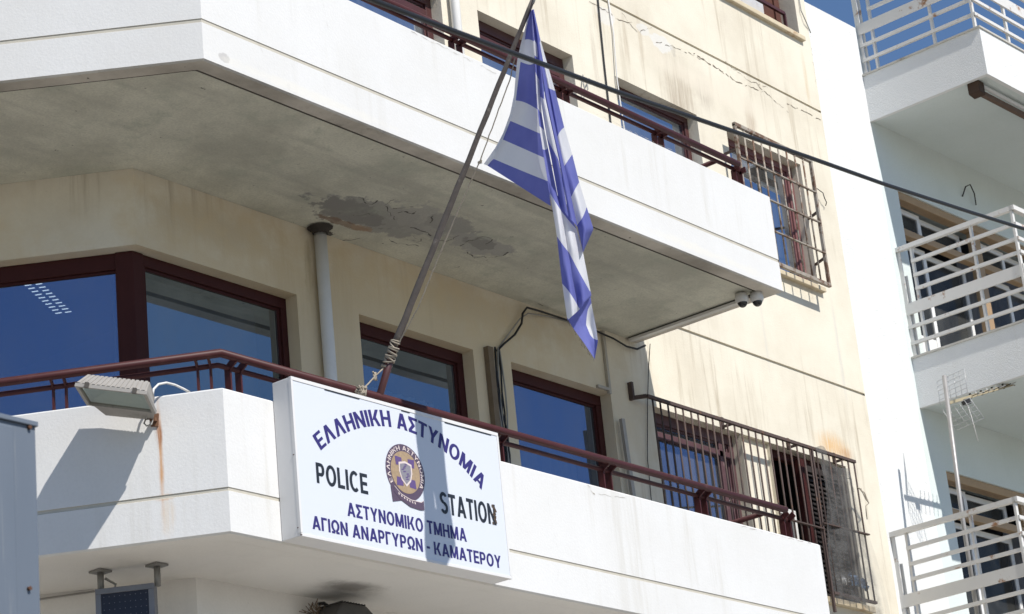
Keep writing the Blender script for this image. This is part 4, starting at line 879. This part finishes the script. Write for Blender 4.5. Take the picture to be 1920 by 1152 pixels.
def slab(x0, z0, z1, lab):
    o = LB(); x1, y1 = 8, -1.47
    o.quad((x0, 0, z0), (x0, y1, z0), (x0, y1, z1), (x0, 0, z1)); o.quad((x0, y1, z0), (x1, y1, z0), (x1, y1, z1), (x0, y1, z1))
    o.quad((x0 + .05, -.0, z0 + .012), (x1, 0, z0 + .012), (x1, y1 + .05, z0 + .012), (x0 + .05, y1 + .05, z0 + .012), 1)
    o.quad((x0, 0, z0), (x0 + .05, 0, z0), (x0 + .05, y1 + .05, z0), (x0, y1, z0)); o.quad((x0, y1, z0), (x0 + .05, y1 + .05, z0), (x1, y1 + .05, z0), (x1, y1, z0))
    o.quad((x0 + .05, 0, z0), (x0 + .05, 0, z0 + .012), (x0 + .05, y1 + .05, z0 + .012), (x0 + .05, y1 + .05, z0)); o.quad((x0 + .05, y1 + .05, z0), (x0 + .05, y1 + .05, z0 + .012), (x1, y1 + .05, z0 + .012), (x1, y1 + .05, z0))
    o.box(x0 - .015, x1, y1 - .015, 0, z1, z1 + .022, 2)
    b = o.build('balcony', [M['stucco'], M['mint'], simple('marble_edge', (.55, .53, .48), .6, var=.3, dirt=(.25, .22, .17))], ab); b['label'] = lab; return b
def rails(bal, x0, zs, ztop, xe=8):
    y1 = -1.42; xf = x0 + .05
    H_ = dict(top=[(ztop, .055, .05)], bar=[(ztop - .175, .03, .036), (ztop - .335, .03, .036), (ztop - .485, .03, .036), (ztop - .88, .03, .036), (ztop - 1.06, .03, .036)], band=[(ztop - .68, .02, .125)])
    for k, L in H_.items():
        for z, w_, h_ in L:
            if z < zs + .05: continue
            r_ = {'top': 'top_rail', 'bar': 'rail', 'band': 'rail_band'}[k]
            o = LB(); yw = 0 if k != 'bar' else -.16 if z > ztop - .6 else 0
            o.bar((xf, yw, z), (xf, y1, z), w_, h_); o.bar((xf - w_ / 2, y1, z), (xe, y1, z), w_, h_); o.build(r_, M['whitepaint'], bal)
    ps = [(xf + .0, -.17), (xf, -.9), (xf, y1)] + [(xf + .72 + k * 1.2, y1) for k in range(6) if xf + .72 + k * 1.2 < xe]
    for x, y in ps: o = LB(); o.bar((x + (.018 if y > y1 else 0), y + (0 if y > y1 else .018), zs), (x + (.018 if y > y1 else 0), y + (0 if y > y1 else .018), ztop - .02), .04, .026, (0, 1, 0)); o.build('post', M['whitepaint'], bal)
    o = LB(); o.bar((xf + .0, -.012, zs), (xf, -.012, ztop - .02), .012, .06, (0, 1, 0)); o.bar((xf + .03, -.05, zs), (xf + .03, -.05, ztop - .3), .012, .03, (0, 1, 0)); o.build('end_plate', M['whitepaint'], bal)
b1 = slab(-.03, 12.18, 12.72, 'topmost white balcony against the sky'); rails(b1, -.03, 12.742, 13.98)
b2 = slab(.03, 8.91, 9.45, 'middle white balcony with painted metal railing'); rails(b2, .03, 9.472, 10.69)
b3 = slab(-1.0, 5.65, 6.17, 'lowest white balcony with the aerial standing on it'); rails(b3, -1.0, 6.192, 7.405)
# glazed openings with tan timber frames and white sashes
def glazed(z0, z1, ztr, u0=.32, u1=5.2):
    o = LB(); t = .09
    o.box(u0, u1, .02, .14, z1 - t, z1 - .001); o.box(u0, u0 + .03, .02, .14, z0, z1 - t); o.box(u0 + .03, u1, .03, .12, ztr - .04, ztr + .04)
    o.box(1.92, 2.06, .03, .12, z0, ztr - .04); o.box(1.92, 2.06, .03, .12, ztr + .04, z1 - t); o.box(3.6, 3.74, .03, .12, z0, ztr - .04); o.box(3.6, 3.74, .03, .12, ztr + .04, z1 - t)
    fr = o.build('window', M['tan'], ab, .006)
    o = LB()
    for a, b in ((.40, .98), (1.0, 1.9), (2.1, 2.82), (2.84, 3.58), (3.78, 4.5)):
        for c, d in ((z0 + .01, ztr - .05), (ztr + .05, z1 - t - .01)):
            y0 = .16 if a < 1 or 2.5 > a > 2 else .20
            o.box(a, b, y0, y0 + .03, c, c + .06); o.box(a, b, y0, y0 + .03, d - .06, d); o.box(a, a + .06, y0, y0 + .03, c + .06, d - .06); o.box(b - .06, b, y0, y0 + .03, c + .06, d - .06)
    for a, b in ((.46, .92), (2.16, 2.76)): o.box(a, b, .165, .185, z0 + .07, z0 + .42)
    o.build('sash', simple('sash_aluminium', (.72, .72, .71), .45, var=.06), fr)
    o = LB()
    for a, b in ((.46, .92), (1.06, 1.84), (2.16, 2.76), (2.9, 3.52), (3.84, 4.44)):
        for c, d in ((z0 + (.42 if a in (.46, 2.16) else .07), ztr - .11), (ztr + .11, z1 - t - .07)): y0 = .175 if a < 1 or 2.5 > a > 2 else .215; o.quad((a, y0, c), (b, y0, c), (b, y0, d), (a, y0, d))
    o.build('pane', M['clearglass'], fr)
    o = LB(); n = 40
    pts = []; 
    for i in range(2):
        for j in range(n + 1): pts.append((2.15 + 2.2 * j / n, .42 + .04 * math.sin(j * 1.3), (z0 + .05, z1 - .2)[i]))
    o.add(pts, [(j, j + 1, n + 2 + j, n + 1 + j) for j in range(n)], 0, True); o.build('curtain', simple('grey_curtain', (.34, .34, .36), .9), fr)
glazed(9.474, 11.47, 11.0); glazed(6.195, 8.29, 7.86, u0=.36)
# folded awning bar under the top balcony
aw = thing('awning_bar', W(.1, -1.25, 12.1), 'rusty brown folded awning bar under the topmost white balcony', 'awning')
o = LB(); o.hexa([(.03, -1.32, 12.06), (.15, -1.32, 12.04), (.15, -1.18, 12.04), (.03, -1.18, 12.06), (.03, -1.32, 12.19), (.15, -1.32, 12.19), (.15, -1.18, 12.19), (.03, -1.18, 12.19)]); o.build('end_bracket', simple('rust_brown', (.07, .04, .025), .8, var=.5, sc=20), aw, .01)
o = LB(); o.bar((.1, -1.25, 12.10), (5.5, -1.25, 12.10), .05, .05); o.build('front_bar', simple('rust_bar', (.16, .1, .07), .7, var=.5, sc=15), aw)
o = LB(); o.tube([(.15, -1.30, 12.15), (5.5, -1.30, 12.15)], .022, 10); o.build('roller', M['plastic'], aw)
wire('wire_hook', [W(1.75, -.01, 11.75), W(1.77, -.06, 11.86), W(1.85, -.08, 11.9), W(1.95, -.06, 11.82), W(2.0, -.03, 11.7)], .008, 'black', 'curved black wire end sticking out of the pale green wall above the balcony door', 'wire')

# TV aerial
my = -.7; mtop = at(1770, 705, my); mx = 10.95
an = thing('tv_aerial', (mx, my, 6.2), 'grey television aerial on a mast standing in the lowest white balcony', 'aerial')
o = MB(); o.tube([(mx - .04, my, 6.19), (mx, my, 7.5), (mx + .11, my, mtop.z)], .022, 10); o.build('mast', simple('galvanised_mast', (.40, .39, .38), .5, .4, var=.3), an)
o = MB(); j0 = at(1783, 755, my); j1 = at(1925, 713, my - .35)
bdn = (j1 - j0).normalized(); o.bar(j0 - bdn * .03, j0 + bdn * 2.4, .03, .03); o.build('boom', simple('aerial_boom', (.42, .36, .24), .6, .2, dirt=(.15, .08, .04), dsc=14), an)
side = bdn.cross(V((0, 0, 1))).normalized(); upv = side.cross(bdn).normalized()
for k in range(1, 24):
    o = MB(); c = j0 + bdn * (.22 + .085 * k); o.bar(c - upv * .02, c + upv * .034, .018, .014)
    L_ = .12 - .002 * k
    o.tube([c - side * L_, c + side * L_], .0045, 5); o.build('element', M['black'] if k % 2 else M['alu'], an)
o = MB(); c = j0 + bdn * .2
for sgn in (1, -1):
    dv = (upv * sgn + bdn * .35).normalized()
    for k in range(6): a = j0 + bdn * .05 + dv * (.03 + k * .05); o.tube([a - side * .2, a + side * .2], .003, 4)
    for k in range(6): sdx = -.2 + k * .08; o.tube([j0 + bdn * .05 + dv * .03 + side * sdx, j0 + bdn * .05 + dv * .28 + side * sdx], .003, 4)
o.build('reflector', M['alu'], an)
o = MB(); o.hexa([c + side * a + bdn * b + upv * d for d in (-.07, -.01) for a, b in ((-.025, -.03), (.025, -.03), (.025, .05), (-.025, .05))]); o.build('junction_box', M['black'], an)
o = MB(); o.tube([c - upv * .05, c - upv * .09 + bdn * .01, c - upv * .2, c - upv * .45 - bdn * .04], .005, 5); o.build('lead', M['plastic'], an)
